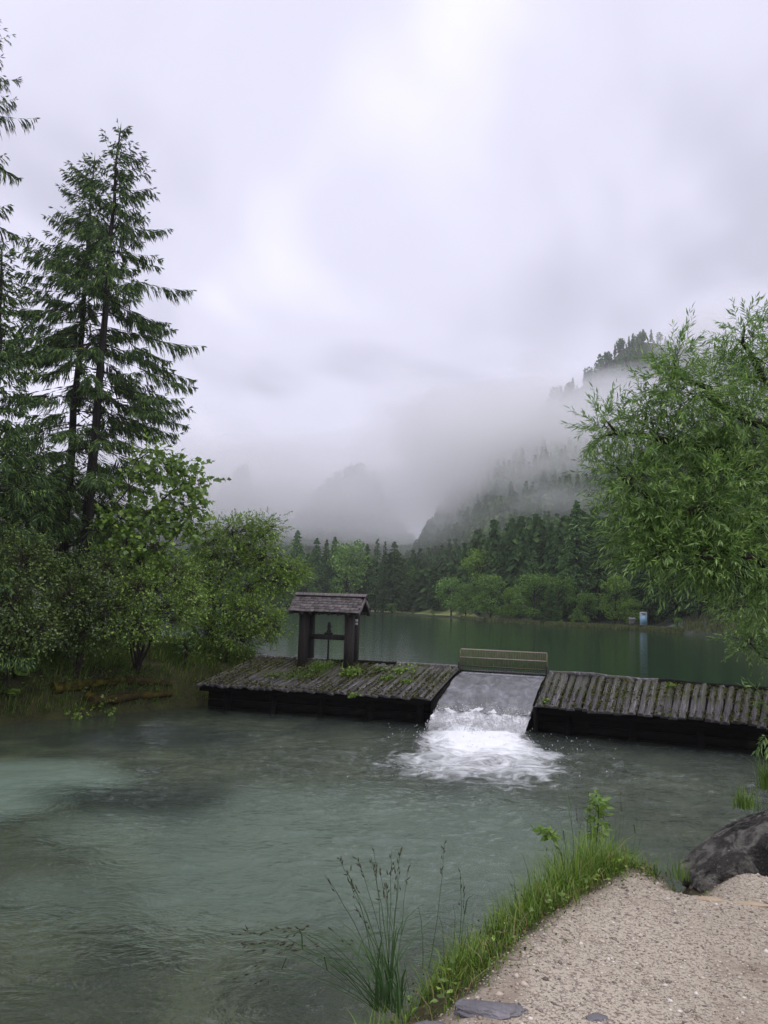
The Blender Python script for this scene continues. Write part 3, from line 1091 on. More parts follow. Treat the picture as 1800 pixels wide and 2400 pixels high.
r_ = ramp(N, [(0.3, (0.5, 0.51, 0.53)), (0.45, (0.85, 0.86, 0.88)), (0.6, (0.95, 0.95, 0.97))])
L.new(n_.outputs['Fac'], r_.inputs[0])
L.new(r_.outputs[0], bs.inputs['Base Color'])
bs.inputs['Roughness'].default_value = 0.35
bp = N.new('ShaderNodeBump')
bp.inputs['Strength'].default_value = 0.9
bp.inputs['Distance'].default_value = 0.06
L.new(n_.outputs['Fac'], bp.inputs['Height'])
L.new(bp.outputs[0], bs.inputs['Normal'])
L.new(bs.outputs[0], out.inputs['Surface'])
M['whitewater'] = mt
obj('waterfall', me, mt, kind='structure')
# flying drops and spray clods
rg = np.random.default_rng(5)
n = 3600
u = rg.uniform(0, 1, n)
w = rg.beta(1.3, 1.2, n)
p0 = Af + (Bf - Af) * u[:, None] + vdir * (-0.48 + 1.2 * w ** 0.85 + rg.exponential(0.06, n))[:, None]
z0 = 0.60 * (1 - w) + 0.02 + rg.exponential(0.03, n)
r0 = rg.uniform(0.006, 0.02, n)
A = np.c_[p0, z0]
B = A + rg.normal(0, 0.02, (n, 3)) + np.array([0, 0, -0.03])
g = Geo().add(*spindles(A, B, r0))
n2 = 350
al_ = rg.exponential(1.4, n2) - 0.1
ac_ = rg.normal(0, 0.75, n2) * (1.2 + 0.22 * al_)
p1 = EX0 + EXD * al_[:, None] + EXS * ac_[:, None]
A = np.c_[p1, 0.06 + rg.exponential(0.035, n2)]
B = A + rg.normal(0, 0.02, (n2, 3))
g.add(*spindles(A, B, rg.uniform(0.006, 0.016, n2)))
obj('spray', g, M['whitewater'], kind='stuff')

# ------------------------------------------------------------------ slatted screen over the spillway
SU = unit(RBL - LBR)
SV = np.array([-SU[1], SU[0], 0])           # towards the lake
S0 = LBR + SU * 0.02
SWID = np.linalg.norm(RBL - LBR) - 0.04
scr = thing('spillway_screen', 'slatted wooden screen standing over the spillway mouth', 'screen', tuple(S0 * [1, 1, 0] + [0, 0, LAKE]))


def srot():
    return np.c_[SU, SV, np.array([0, 0, 1.0])]


def sbox(g, u, v, z, su, sv, sz, bev=0):
    V, F = box(0, 0, 0, su, sv, sz, srot(), bev)
    g.add(V + SU * u + SV * v + np.array([0, 0, z]), F)


for u in (0.0, SWID):
    g = Geo()
    sbox(g, u, 0.0, -0.12, 0.075, 0.12, 0.8, 0.008)
    obj('screen_post', g, M['iron'], scr)
    g = Geo()
    sbox(g, u + (0.03 if u == 0 else -0.03), 0.02, 0.37, 0.045, 0.09, 0.62, 0.006)
    obj('end_board', g, M['slat'], scr)
for zz, mt_ in ((0.16, 'iron'), (0.44, 'slat_top'), (0.18, 'slat')):
    g = Geo()
    sbox(g, SWID / 2, -0.028 if zz > 0.17 else 0.0, zz, SWID - 0.05, 0.02, 0.022)
    obj('rail', g, M[mt_], scr)
g = Geo()
ns = 52
rg = np.random.default_rng(3)
for k in range(ns):
    u = 0.06 + (SWID - 0.12) * k / (ns - 1)
    sbox(g, u + rg.normal(0, 0.002), 0.0, 0.42 + rg.normal(0, 0.004), 0.021, 0.02, 0.5)
obj('slats', g, M['slat'], scr, kind='stuff')
g = Geo()
for k in range(ns):
    u = 0.06 + (SWID - 0.12) * k / (ns - 1)
    sbox(g, u, 0.11 + rg.normal(0, 0.003), 0.685, 0.022, 0.25, 0.022)
obj('top_slats', g, M['slat_top'], scr, kind='stuff')
g = Geo()
for k in range(ns):
    u = 0.05 + (SWID - 0.1) * k / (ns - 1)
    sbox(g, u, -0.03, 0.09, 0.016, 0.03, 0.15)
sbox(g, SWID / 2, -0.03, 0.02, SWID - 0.04, 0.04, 0.02)
obj('comb', g, M['iron'], scr, kind='stuff')

# ------------------------------------------------------------------ sluice shelter
HU = unit((LBR - LBL) * [1, 1, 0])
HV = np.array([-HU[1], HU[0], 0])
HO = atz(762, 1561, 1.40)
sh = thing('sluice_shelter', 'small roofed timber frame with shingle roof over the sluice spindle', 'shelter', tuple(HO))
HROT = np.c_[HU, HV, np.array([0, 0, 1.0])]


def hbox(u, v, z, su, sv, sz, rot=None, bev=0.01):
    V, F = box(0, 0, 0, su, sv, sz, HROT if rot is None else HROT @ rot, bev)
    return V + HU * u + HV * v + np.array([0, 0, z]), F


def hpart(name, args, mat, parent=None, rot=None, bev=0.01):
    return obj(name, Geo().add(*hbox(*args, rot=rot, bev=bev)), M[mat], parent or sh)


PS, PD = 0.79, 0.62
for u in (-PS, PS):
    hpart('post', (u, 0.0, 0.86, 0.27, 0.25, 1.84), 'post', bev=0.02)
    hpart('post', (u, PD, 0.86, 0.25, 0.24, 1.84), 'post', bev=0.02)
    hpart('tie_beam', (u, PD / 2, 1.70, 0.16, PD + 0.75, 0.14), 'post', bev=0.015)
hpart('crossbar', (0.02, PD / 2, 0.93, 2 * PS - 0.26, 0.14, 0.17), 'post', bev=0.015)
for v in (-0.12, PD + 0.12):
    hpart('eave_beam', (0, v, 1.74, 2.3, 0.1, 0.1), 'post', bev=0.01)
hpart('ridge_beam', (0, PD / 2, 2.16, 2.36, 0.09, 0.12), 'post', bev=0.01)
# roof: rafters, boarding and separate shingles
RH, RHALF = 0.50, 0.66
pit = math.atan2(RH, RHALF)
slen = math.hypot(RH, RHALF)


def rx(a):
    return np.array([[1, 0, 0], [0, math.cos(a), -math.sin(a)], [0, math.sin(a), math.cos(a)]])


rgm = np.random.default_rng(21)
SH_ME = []
for k in range(4):
    w_ = 0.135 + 0.02 * k
    V, F = box(0, 0, 0, w_, 0.20, 0.018, None, 0.003)
    V = V + rgm.normal(0, 0.0025, V.shape)
    me_ = mesh_np('shingle', V, F)
    me_.materials.append(M['shingle'])
    SH_ME.append((w_, me_))
for side in (-1, 1):
    rot = rx(pit * (1 if side < 0 else -1))
    ctr_v, ctr_z = PD / 2 + side * RHALF / 2, 1.70 + RH / 2 + 0.04
    hpart('roof_boarding', (0, ctr_v, ctr_z, 2.36, slen, 0.03), 'post', rot=rot, bev=0.004)
    for k in range(8):
        hpart('rafter', (-1.12 + 2.24 * k / 7, ctr_v + side * 0.02, ctr_z - 0.055, 0.07, slen + 0.02, 0.07), 'post', rot=rot, bev=0.006)
    for row in range(6):
        s_ = (row + 0.5) / 6 * slen          # from the eave upwards
        u = -1.21 - rgm.uniform(0, 0.06)
        while u < 1.18:
            w_, me_ = SH_ME[int(rgm.integers(4))]
            if u + w_ > 1.27:
                break
            sx_ = rgm.uniform(-0.012, 0.012)
            vloc = PD / 2 + side * (RHALF + 0.03 - (s_ + sx_) * math.cos(pit))
            zloc = 1.70 + (s_ + sx_) * math.sin(pit) + 0.075
            rr = HROT @ rx((pit - 0.09 + rgm.normal(0, 0.012)) * (1 if side < 0 else -1))
            o = obj('shingle', me_, None, sh)
            o.matrix_local = Matrix.Translation(HU * (u + w_ / 2) + HV * vloc + np.array([0, 0, zloc])) @ rot_from(rr[:, 0], rr[:, 1], rr[:, 2]).to_4x4()
            u += w_ + rgm.uniform(0.0, 0.006)
    for u in (-1.2, 1.2):
        hpart('barge_board', (u, ctr_v + side * 0.02, ctr_z - 0.02, 0.03, slen + 0.06, 0.13), 'shingle', rot=rot, bev=0.004)
for side in (-1, 1):
    hpart('ridge_board', (0, PD / 2 + side * 0.05, 2.335, 2.5, 0.15, 0.022), 'shingle', rot=rx(pit * (1 if side < 0 else -1)), bev=0.003)
# sluice spindle
g = add_tube(Geo(), [HU * -0.02 + HV * PD / 2 + np.array([0, 0, z]) for z in (-0.15, 0.4, 0.86)], 0.032, 8)
sp = obj('sluice_spindle', g, M['iron'], sh)
g = Geo()
c = HU * -0.02 + HV * PD / 2
add_tube(g, [c + np.array([0, 0, z]) for z in (1.0, 1.12, 1.2, 1.3, 1.36, 1.42)], [0.05, 0.085, 0.045, 0.075, 0.04, 0.045], 8)
obj('gear_housing', g, M['iron'], sp)
g = Geo().add(*hbox(-0.02, PD / 2, 1.045, 0.26, 0.18, 0.07, bev=0.01))
obj('bearing_plate', g, M['iron'], sp)
g = add_tube(Geo(), [c + HU * 0.03 + np.array([0, 0, 1.26]), c + HU * 0.14 + np.array([0, 0, 1.26])], 0.014, 6)
obj('crank_stub', g, M['iron'], sp)
# two small white plates with three lines of small dark print
for k, (zp, hh) in enumerate(((1.50, 0.085), (1.395, 0.065))):
    pl = hpart('sign_plate', (PS + 0.04, PD - 0.128, zp, 0.17, 0.012, hh), 'white', bev=0.002)
    for j, (ww, dz) in enumerate(((0.08, 0.018), (0.11, -0.02)) if k == 0 else ((0.12, 0.0),)):
        g = Geo().add(*hbox(PS + 0.04, PD - 0.136, zp + dz, ww, 0.003, 0.02, bev=0))
        obj('print_line', g, M['ink'], pl)


# ------------------------------------------------------------------ tree builders
def curve(p0, p1, bend, n=8, wob=0.0, rg=None):
    p0, p1, bend = np.asarray(p0, float), np.asarray(p1, float), np.asarray(bend, float)
    s = np.linspace(0, 1, n)[:, None]
    P = p0 + (p1 - p0) * s + bend * (4 * s * (1 - s))
    if wob and rg is not None:
        P[1:-1] += rg.normal(0, wob, (n - 2, 3))
    return P


def spruce(name, label, base, top, prof, zlow, seed, step=0.42, trunk_r=0.28, dead=0.0, detail=1.0, group=None, mat='spruce', per=6, tw=0.023):
    """detailed spruce: trunk, whorls of drooping branches, hanging finger twigs; prof = [(metres below the top, branch length)]"""
    rg = np.random.default_rng(seed)
    base, top = np.asarray(base, float), np.asarray(top, float)
    H = top[2] - base[2]
    t = thing(name, label, 'tree', tuple(base), group)
    tr = Geo()
    s = np.linspace(0, 1, 14)[:, None]
    TP = (top - base) * s + np.c_[rg.normal(0, 0.03, (14, 2)), np.zeros(14)] * (s > 0) * (s < 1)
    add_tube(tr, TP, trunk_r * (1 - s[:, 0]) ** 0.8 + 0.015, 9)
    obj('trunk', tr, M['bark'], t)
    pa = np.array(prof, float)
    wood = Geo()
    A, B, Wd = [], [], []
    bA, bB, bW = [], [], []
    fA, fD, fL = [], [], []
    z = H - 0.15
    while z > zlow:
        below = H - z
        L0 = np.interp(below, pa[:, 0], pa[:, 1])
        ax = np.array([np.interp(z, TP[:, 2], TP[:, i]) for i in range(2)])
        for k in range(per if below > 0.8 else 4):
            L = L0 * rg.uniform(0.6, 1.08)
            az = rg.uniform(0, 2 * np.pi)
            o = np.array([math.cos(az), math.sin(az), 0])
            sd = np.array([-o[1], o[0], 0])
            a1 = np.interp(below, [0, 1.5, 5, 9, 16], [1.1, 0.55, 0.1, -0.12, -0.25]) + rg.normal(0, 0.07)
            b1 = np.interp(below, [0, 1.5, 5, 16], [0.1, 0.3, 0.38, 0.42])
            c1 = 0.30
            n = 9
            s = np.linspace(0, 1, n)
            side = rg.normal(0, 0.06) * L
            C = np.array([ax[0], ax[1], z]) + o * (s * L)[:, None] + sd * (side * s * s)[:, None]
            C[:, 2] += L * (a1 * s - b1 * s ** 2 + c1 * s ** 3)
            bA += [C[:-1]]
            bB += [C[1:]]
            bW += [np.linspace(0.02 + 0.006 * L, 0.006, n - 1)]
            bare = rg.uniform() < dead * sstep(6, 14, below)
            nt = int(max(5, L / 0.06) * detail)
            st = np.sort(rg.uniform(0.10 + 0.33 * sstep(3, 9, below), 1.0, nt))
            if bare:
                st = st[: max(3, nt // 4)]
            cx = np.array([np.interp(st, s, C[:, i]) for i in range(3)]).T
            sg = rg.choice([-1, 1], nt)[: len(st)]
            tl = (0.15 + 0.50 * np.minimum(L / 3, 1) * np.sin(np.pi * np.clip(st * 0.9 + 0.08, 0, 1)) ** 0.8) * rg.uniform(0.6, 1.15, len(st))
            dr = o * rg.uniform(0.45, 0.8, len(st))[:, None] + sd * (sg * rg.uniform(0.4, 0.85, len(st)))[:, None]
            dr[:, 2] -= rg.uniform(0.25, 0.9, len(st)) * (0.35 + 0.65 * sstep(0.5, 4, below))
            dr = unit(dr)
            e_ = cx + dr * tl[:, None]
            A.append(cx); B.append(e_); Wd.append(np.full(len(st), tw) * (0.5 if bare else 1))
            # fingers off each twig, hanging
            for fk in range(5 if not bare else 0):
                q0 = cx + dr * (tl * rg.uniform(0.3, 0.85, len(st)))[:, None]
                d2 = dr * 0.7 + sd * (rg.uniform(-0.6, 0.6, len(st)))[:, None]
                d2[:, 2] -= rg.uniform(0.3, 1.1, len(st)) * (0.3 + 0.7 * sstep(0.5, 4, below))
                fA.append(q0); fD.append(unit(d2)); fL.append(tl * rg.uniform(0.4, 0.8, len(st)))
            # leading tip
            tipn = 2
            A.append(np.repeat(C[-1:], tipn, 0)); B.append(C[-1] + unit(o[None] + rg.normal(0, 0.3, (tipn, 3))) * 0.2); Wd.append(np.full(tipn, tw))
        z -= step * rg.uniform(0.7, 1.25) * (0.6 + 0.5 * min(1, below / 6))
    A.append(np.array([[0, 0, H - 0.5]]) + TP[-1] * [1, 1, 0]); B.append(np.array([[0, 0, H + 0.25]]) + TP[-1] * [1, 1, 0]); Wd.append(np.array([0.035]))
    wood.add(*spindles(np.concatenate(bA), np.concatenate(bB), np.concatenate(bW), 0.3))
    obj('branches', wood, M['twig'], t, kind='stuff')
    g = Geo().add(*spindles(np.concatenate(A), np.concatenate(B), np.concatenate(Wd), 0.5))
    fA, fD, fL = np.concatenate(fA), np.concatenate(fD), np.concatenate(fL)
    g.add(*leaves(fA, fD, unit(rg.normal(0, 1, fA.shape)), fL, tw * 0.62, 0.5))
    obj('crown', g, M[mat], t)
    return t


def broadleaf(name, label, cat, base, limbs, blobs, mat, leaf, wid, per_twig, tlen, seed, droop=0.25, group=None, twig_r=0.004, dens=1.0, limb_r=0.05, bark='twig', narrow=False, sub=5, clump=1.0):
    """tree or bush: limbs run from the base through the clumps, twigs fill each clump, leaves sit along the twigs
       blobs = [(centre, radii, number of twigs)]"""
    rg = np.random.default_rng(seed)
    base = np.asarray(base, float)
    t = thing(name, label, cat, tuple(base), group)
    wood = Geo()
    tA, tB, tW = [], [], []
    LB, LD, LN = [], [], []
    nodes = [np.zeros(3)]
    for (pts, r0, r1) in limbs:
        P = np.asarray(pts, float) - base
        n = 10
        s = np.linspace(0, len(P) - 1, n)
        C = np.array([np.interp(s, np.arange(len(P)), P[:, i]) for i in range(3)]).T
        C[1:-1] += rg.normal(0, 0.012 * np.linalg.norm(P[-1] - P[0]), (n - 2, 3))
        add_tube(wood, C, np.linspace(r0, r1, n), 6)
        nodes += list(C[3:])
    nodes = np.array(nodes)
    for (c, rad, nt) in blobs:
        c, rad = np.asarray(c, float) - base, np.asarray(rad, float) * clump
        nt = int(nt * dens)
        # branch to the clump, from the nearest limb node that lies below it
        j = np.argmin(np.linalg.norm(nodes - c, axis=1) + 0.6 * np.maximum(nodes[:, 2] - c[2], 0))
        C = curve(nodes[j], c, np.array([0, 0, 0.06 * np.linalg.norm(c - nodes[j])]), 7, 0.02 * np.linalg.norm(c - nodes[j]), rg)
        add_tube(wood, C, np.linspace(limb_r * 0.55, limb_r * 0.2, 7), 5)
        subs = c + unit(rg.normal(0, 1, (sub, 3))) * rad * rg.uniform(0.25, 0.6, (sub, 1))
        src = C[rg.integers(3, 7, sub)]
        tA.append(src); tB.append(subs); tW.append(np.full(sub, limb_r * 0.16))
        u = unit(rg.normal(0, 1, (nt, 3)))
        rr = rg.uniform(0.15, 1.0, nt) ** 0.55
        p = c + u * rad * rr[:, None] * (1 + 0.22 * rg.standard_normal((nt, 1)))
        k = np.argmin(np.linalg.norm(p[:, None] - subs[None], axis=2), 1)
        o = unit(0.65 * unit(p - subs[k]) + 0.55 * u + rg.normal(0, 0.35, (nt, 3)) + np.array([0, 0, -droop]))
        ln = tlen * rg.uniform(0.6, 1.3, nt)
        e_ = p + o * ln[:, None]
        e_[:, 2] -= droop * 0.4 * ln
        tA += [subs[k], p]; tB += [p, e_]; tW += [np.full(nt, twig_r), np.full(nt, twig_r * 0.7)]
        for q in range(per_twig):
            s = (q + 0.5) / per_twig + rg.uniform(-0.04, 0.04, nt)
            b = p + (e_ - p) * s[:, None]
            sd = unit(np.cross(o, rg.normal(0, 1, (nt, 3))))
            ang = 0.75 if not narrow else 0.6
            D = unit(o * math.cos(ang) + sd * math.sin(ang) * (1 if q % 2 else -1) + np.array([0, 0, -droop * 0.8]))
            if q == per_twig - 1:
                D = o
            LB.append(b); LD.append(D)
            LN.append(unit(np.array([0, 0, 1.0]) + rg.normal(0, 0.6, (nt, 3))))
    wood.add(*spindles(np.concatenate(tA), np.concatenate(tB), np.concatenate(tW), 0.25))
    LB, LD, LN = np.concatenate(LB), np.concatenate(LD), np.concatenate(LN)
    sz = rg.uniform(0.65, 1.2, len(LB))
    obj('branches', wood, M[bark], t)
    obj('crown', Geo().add(*leaves(LB, LD, LN, leaf * sz, wid * sz)), M[mat], t)
    return t


def pb(px, py, depth, rpx, rpy, nt, rd=None):
    """clump given by its place and size in the photograph and its depth"""
    c = aty(px, py, depth)
    rx_, rz_ = rpx / 1800 * depth, rpy / 1800 * depth
    return (c, (rx_, rd or max(rx_, rz_), rz_), nt)


# ------------------------------------------------------------------ spruces on the left bank
PROF = [(0, 0.15), (1, 0.8), (2, 1.3), (4, 2.1), (6, 2.85), (8, 3.35), (12, 3.6), (16, 3.3), (20, 2.6)]


def ground_left(x, y):
    return float(left_height(np.array([[x, y]]))[0])


b = aty(196, 1300, 26.5)
spruce('spruce_tree', 'tallest spruce against the sky on the left bank, the right one of the close pair', (b[0], b[1], ground_left(b[0], b[1]) - 0.1), tuple(aty(283, 300, 26.5)), PROF, 3.2, 11, dead=0.6, step=0.46, trunk_r=0.2)
b = aty(150, 1300, 28.0)
spruce('spruce_tree', 'slightly lower spruce with thin trunk, left one of the close pair', (b[0], b[1], ground_left(b[0], b[1]) - 0.1), tuple(aty(222, 372, 28.0)), PROF, 3.4, 12, dead=0.5, trunk_r=0.18, step=0.47)
b = aty(-110, 1300, 23.5)
spruce('spruce_tree', 'tall spruce whose branches hang in at the upper left edge', (b[0], b[1], ground_left(b[0], b[1]) - 0.1), tuple(aty(-72, -60, 23.5)), [(0, 0.3), (2, 1.1), (4, 1.9), (7, 2.6), (9, 2.4), (12, 2.0), (20, 1.9)], 5.0, 13, step=0.62, dead=0.2, tw=0.02, per=5)
b = aty(-25, 1300, 21.0)
spruce('spruce_tree', 'young leafy-green spruce at the left edge below the tall one', (b[0], b[1], ground_left(b[0], b[1]) - 0.1), tuple(aty(5, 590, 21.0)), [(0, 0.2), (1, 0.7), (3, 1.3), (6, 1.7), (12, 2.1)], 0.8, 14, step=0.42, tw=0.024)
for k, (px, py, d, wm, lb) in enumerate(((432, 1500, 23.6, 0.6, 'tiny light green spruce seedling in the grass near the weir deck'), (60, 1060, 24.5, 1.9, 'dense middle-sized spruce behind the young one at the left edge'))):
    g_ = aty(px, 1600, d + (2.6 if k == 0 else 0))
    d = g_[1]
    spruce('spruce_tree', lb, (g_[0], g_[1], ground_left(g_[0], g_[1]) - 0.05), tuple(aty(px + 6, py, d)), [(0, 0.1), (0.5, wm * 0.5), (1.2, wm), (8, wm * 1.2)], 0.2, 15 + k, step=0.3, trunk_r=0.05 if k == 0 else 0.14, tw=0.022)

# ------------------------------------------------------------------ bushes and broadleaf trees on the left bank
def gl(px, d):
    while True:
        p = aty(px, 1450, d)
        if ground_left(p[0], p[1]) > 0.95 or d > 30:
            return np.array([p[0], p[1], ground_left(p[0], p[1]) - 0.08])
        d += 0.3


b0 = gl(330, 24.5)
broadleaf('maple_tree', 'maple leaning out with big bright leaves beside the tall spruces', 'tree', b0,
          [([b0, aty(330, 1330, 24.5), aty(360, 1200, 24.3), aty(430, 1110, 24.0)], 0.07, 0.015), ([b0 + [0.05, 0, 0], aty(300, 1290, 24.5), aty(290, 1180, 24.2), aty(320, 1080, 24.0)], 0.06, 0.012), ([b0, aty(370, 1300, 24.2), aty(420, 1230, 24)], 0.05, 0.012)],
          [pb(400, 1095, 24, 55, 28, 60), pb(450, 1130, 24, 35, 35, 50), pb(350, 1060, 24.2, 40, 25, 35), pb(420, 1180, 24, 55, 32, 70), pb(320, 1130, 24.3, 40, 35, 45), pb(350, 1210, 24, 60, 35, 70), pb(440, 1230, 24, 40, 30, 50), pb(280, 1220, 24, 55, 40, 60), pb(380, 1280, 23.8, 70, 40, 90), pb(300, 1310, 23.8, 60, 45, 80)],
          'maple', 0.17, 0.085, 5, 0.4, 31, 0.3, limb_r=0.05, twig_r=0.006)
for k, (lb, px0, d, blobs_, mt_, lf) in enumerate((
    ('leafy hazel bush in the middle of the left bank', 330, 23.0, [(340, 1380, 85, 60, 260), (410, 1350, 60, 60, 200), (270, 1420, 70, 50, 200), (390, 1440, 80, 55, 240), (450, 1400, 40, 50, 120), (320, 1470, 90, 40, 200)], 'bush', 0.072),
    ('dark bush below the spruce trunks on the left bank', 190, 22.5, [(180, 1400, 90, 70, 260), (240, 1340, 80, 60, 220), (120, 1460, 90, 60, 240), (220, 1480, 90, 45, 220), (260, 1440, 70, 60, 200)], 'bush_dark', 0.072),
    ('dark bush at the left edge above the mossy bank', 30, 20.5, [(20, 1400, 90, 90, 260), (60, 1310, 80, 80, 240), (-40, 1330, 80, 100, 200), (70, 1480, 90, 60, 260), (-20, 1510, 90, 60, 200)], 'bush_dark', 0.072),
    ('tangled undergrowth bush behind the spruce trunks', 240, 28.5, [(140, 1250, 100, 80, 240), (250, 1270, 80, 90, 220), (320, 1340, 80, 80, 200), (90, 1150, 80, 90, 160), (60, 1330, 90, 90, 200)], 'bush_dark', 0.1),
)):
    b0 = gl(px0, d)
    bl = [pb(x, y, d + 0.5 * math.sin(7 * j), rx_, ry_, n) for j, (x, y, rx_, ry_, n) in enumerate(blobs_)]
    lim = [([b0 + np.array([0.1 * math.sin(j * 2.1), 0.1 * math.cos(j * 3), 0]), (b0 + c) / 2 + np.array([0, 0, 0.25]), c], 0.035, 0.01) for j, (c, _, _) in enumerate(bl[:4])]
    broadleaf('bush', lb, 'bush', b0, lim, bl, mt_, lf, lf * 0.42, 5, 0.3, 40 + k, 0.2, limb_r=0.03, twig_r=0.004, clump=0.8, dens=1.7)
b0 = gl(505, 28.5)
broadleaf('willow_bush', 'broad round willow bush on the lake shore behind the weir deck', 'bush', b0,
          [([b0, aty(500, 1400, 28.5), aty(560, 1290, 28.5), aty(640, 1235, 28.6)], 0.08, 0.015), ([b0, aty(490, 1380, 28.6), aty(500, 1270, 28.8)], 0.07, 0.015), ([b0 + [0.1, 0, 0], aty(560, 1390, 28.2), aty(660, 1330, 28.4)], 0.06, 0.012), ([b0 + [0.15, -.1, 0], aty(560, 1450, 28), aty(620, 1440, 28)], 0.05, 0.01), ([b0, aty(470, 1430, 28.2), aty(450, 1340, 28.2)], 0.05, 0.01)],
          [pb(560, 1245, 28.8, 65, 38, 260), pb(620, 1235, 28.8, 45, 28, 170), pb(490, 1270, 29, 60, 50, 240), pb(540, 1310, 28.5, 75, 50, 260), pb(620, 1300, 28.5, 60, 45, 220), pb(690, 1340, 28.8, 38, 34, 150), pb(650, 1365, 28.5, 55, 36, 180), pb(470, 1360, 28, 55, 50, 220),
           pb(520, 1430, 27.6, 60, 50, 240), pb(590, 1440, 27.4, 65, 42, 260), pb(640, 1460, 27.3, 32, 40, 130), pb(560, 1490, 27.3, 60, 35, 200), pb(480, 1480, 27.3, 50, 45, 200), pb(570, 1385, 28.0, 60, 40, 200), pb(440, 1420, 27.4, 40, 60, 150)],
          'bush', 0.12, 0.028, 6, 0.36, 51, 0.15, limb_r=0.05, twig_r=0.005, narrow=True, clump=0.86, dens=1.2)

# ------------------------------------------------------------------ willow hanging in from the right
d = 7.6
tb = np.array([5.3, 8.3, 1.75])
LIM = [([tb, tb + [-0.1, 0, 1.0], aty(1800, 1130, d), aty(1640, 1060, d), aty(1500, 1020, d), aty(1420, 985, d)], 0.11, 0.008),
       ([tb + [0, 0, 0.3], aty(1950, 1000, d + 0.4), aty(1790, 880, d + 0.2), aty(1745, 770, d)], 0.10, 0.008),
       ([tb, aty(1900, 1050, d), aty(1700, 960, d), aty(1610, 880, d), aty(1585, 810, d)], 0.08, 0.006),
       ([tb, aty(1850, 1250, d), aty(1700, 1200, d - 0.3), aty(1520, 1170, d - 0.3), aty(1450, 1120, d - 0.2)], 0.08, 0.006),
       ([tb, aty(1850, 1350, d - 0.4), aty(1720, 1310, d - 0.5), aty(1560, 1290, d - 0.5)], 0.06, 0.006),
       ([tb + [0, 0, 0.6], aty(2000, 900, d + 0.5), aty(1900, 780, d + 0.4)], 0.08, 0.01)]
BL = [(1745, 790, 0.0, 42, 60, 34), (1790, 850, 0.2, 60, 60, 60), (1700, 880, 0.3, 60, 50, 60), (1590, 845, 0, 38, 45, 32), (1560, 890, 0.1, 40, 35, 30), (1620, 930, -0.2, 70, 50, 75), (1720, 960, -0.1, 80, 55, 90), (1520, 950, 0.1, 45, 35, 36),
      (1415, 1000, 0, 32, 26, 24), (1450, 1010, 0.1, 36, 28, 22), (1400, 1030, 0.1, 18, 22, 10), (1440, 1090, 0, 32, 38, 26), (1500, 1040, 0.1, 45, 35, 30), (1560, 1020, -0.1, 60, 45, 60), (1650, 1030, 0.2, 70, 50, 75), (1770, 1040, 0, 70, 60, 80),
      (1490, 1120, -0.2, 55, 40, 56), (1580, 1110, 0.1, 70, 50, 80), (1690, 1120, -0.3, 80, 55, 95), (1790, 1150, 0.1, 70, 70, 80), (1530, 1190, -0.2, 65, 45, 75), (1630, 1200, -0.3, 80, 55, 100), (1740, 1220, -0.3, 80, 60, 100),
      (1480, 1230, -0.2, 45, 35, 40), (1560, 1270, -0.3, 75, 45, 85), (1670, 1290, -0.4, 85, 55, 105), (1780, 1310, -0.3, 70, 70, 90), (1530, 1310, -0.3, 40, 22, 22), (1620, 1325, -0.4, 55, 25, 34), (1720, 1345, -0.4, 65, 32, 45), (1790, 1370, -0.3, 50, 40, 40),
      (1900, 800, 0.3, 110, 110, 80), (1950, 1000, 0.3, 130, 120, 110), (1950, 1250, 0, 130, 120, 110), (1900, 1420, -0.2, 100, 80, 70)]
broadleaf('willow_tree', 'large willow with narrow leaves hanging in from the right edge', 'tree', tb, LIM, [pb(x, y, d + dz, rx_, ry_, n) for (x, y, dz, rx_, ry_, n) in BL],
          'willow', 0.085, 0.0075, 15, 0.32, 61, 0.1, limb_r=0.03, twig_r=0.0022, dens=1.4, narrow=True, sub=6)
d = 9.5
b0 = np.array([6.2, 10.6, 1.4])
broadleaf('bush', 'small-leaved bush at the right edge below the willow', 'bush', b0,
          [([b0, aty(1860, 1560, d), aty(1790, 1440, d)], 0.03, 0.006), ([b0, aty(1860, 1600, d), aty(1760, 1510, d)], 0.03, 0.006)],
          [pb(1745, 1420, d, 45, 50, 80), pb(1785, 1470, d, 60, 45, 110), pb(1750, 1500, d, 45, 35, 80), pb(1800, 1380, d, 40, 50, 70), pb(1870, 1480, d, 70, 90, 120)],
          'willow', 0.055, 0.01, 9, 0.2, 62, 0.15, limb_r=0.02, twig_r=0.002, narrow=True)
d = 7.4
b0 = np.array([4.6, 8.0, 1.6])
broadleaf('willow_shoot', 'low willow shoot poking in from the right edge above the pool', 'bush', b0, [([b0, aty(1880, 1690, d), aty(1820, 1690, d)], 0.012, 0.004)],
          [pb(1795, 1715, d, 18, 26, 8), pb(1795, 1640, d, 12, 20, 5), pb(1845, 1680, d, 30, 50, 20)], 'willow', 0.09, 0.008, 9, 0.2, 63, 0.1, limb_r=0.01, twig_r=0.002, narrow=True)


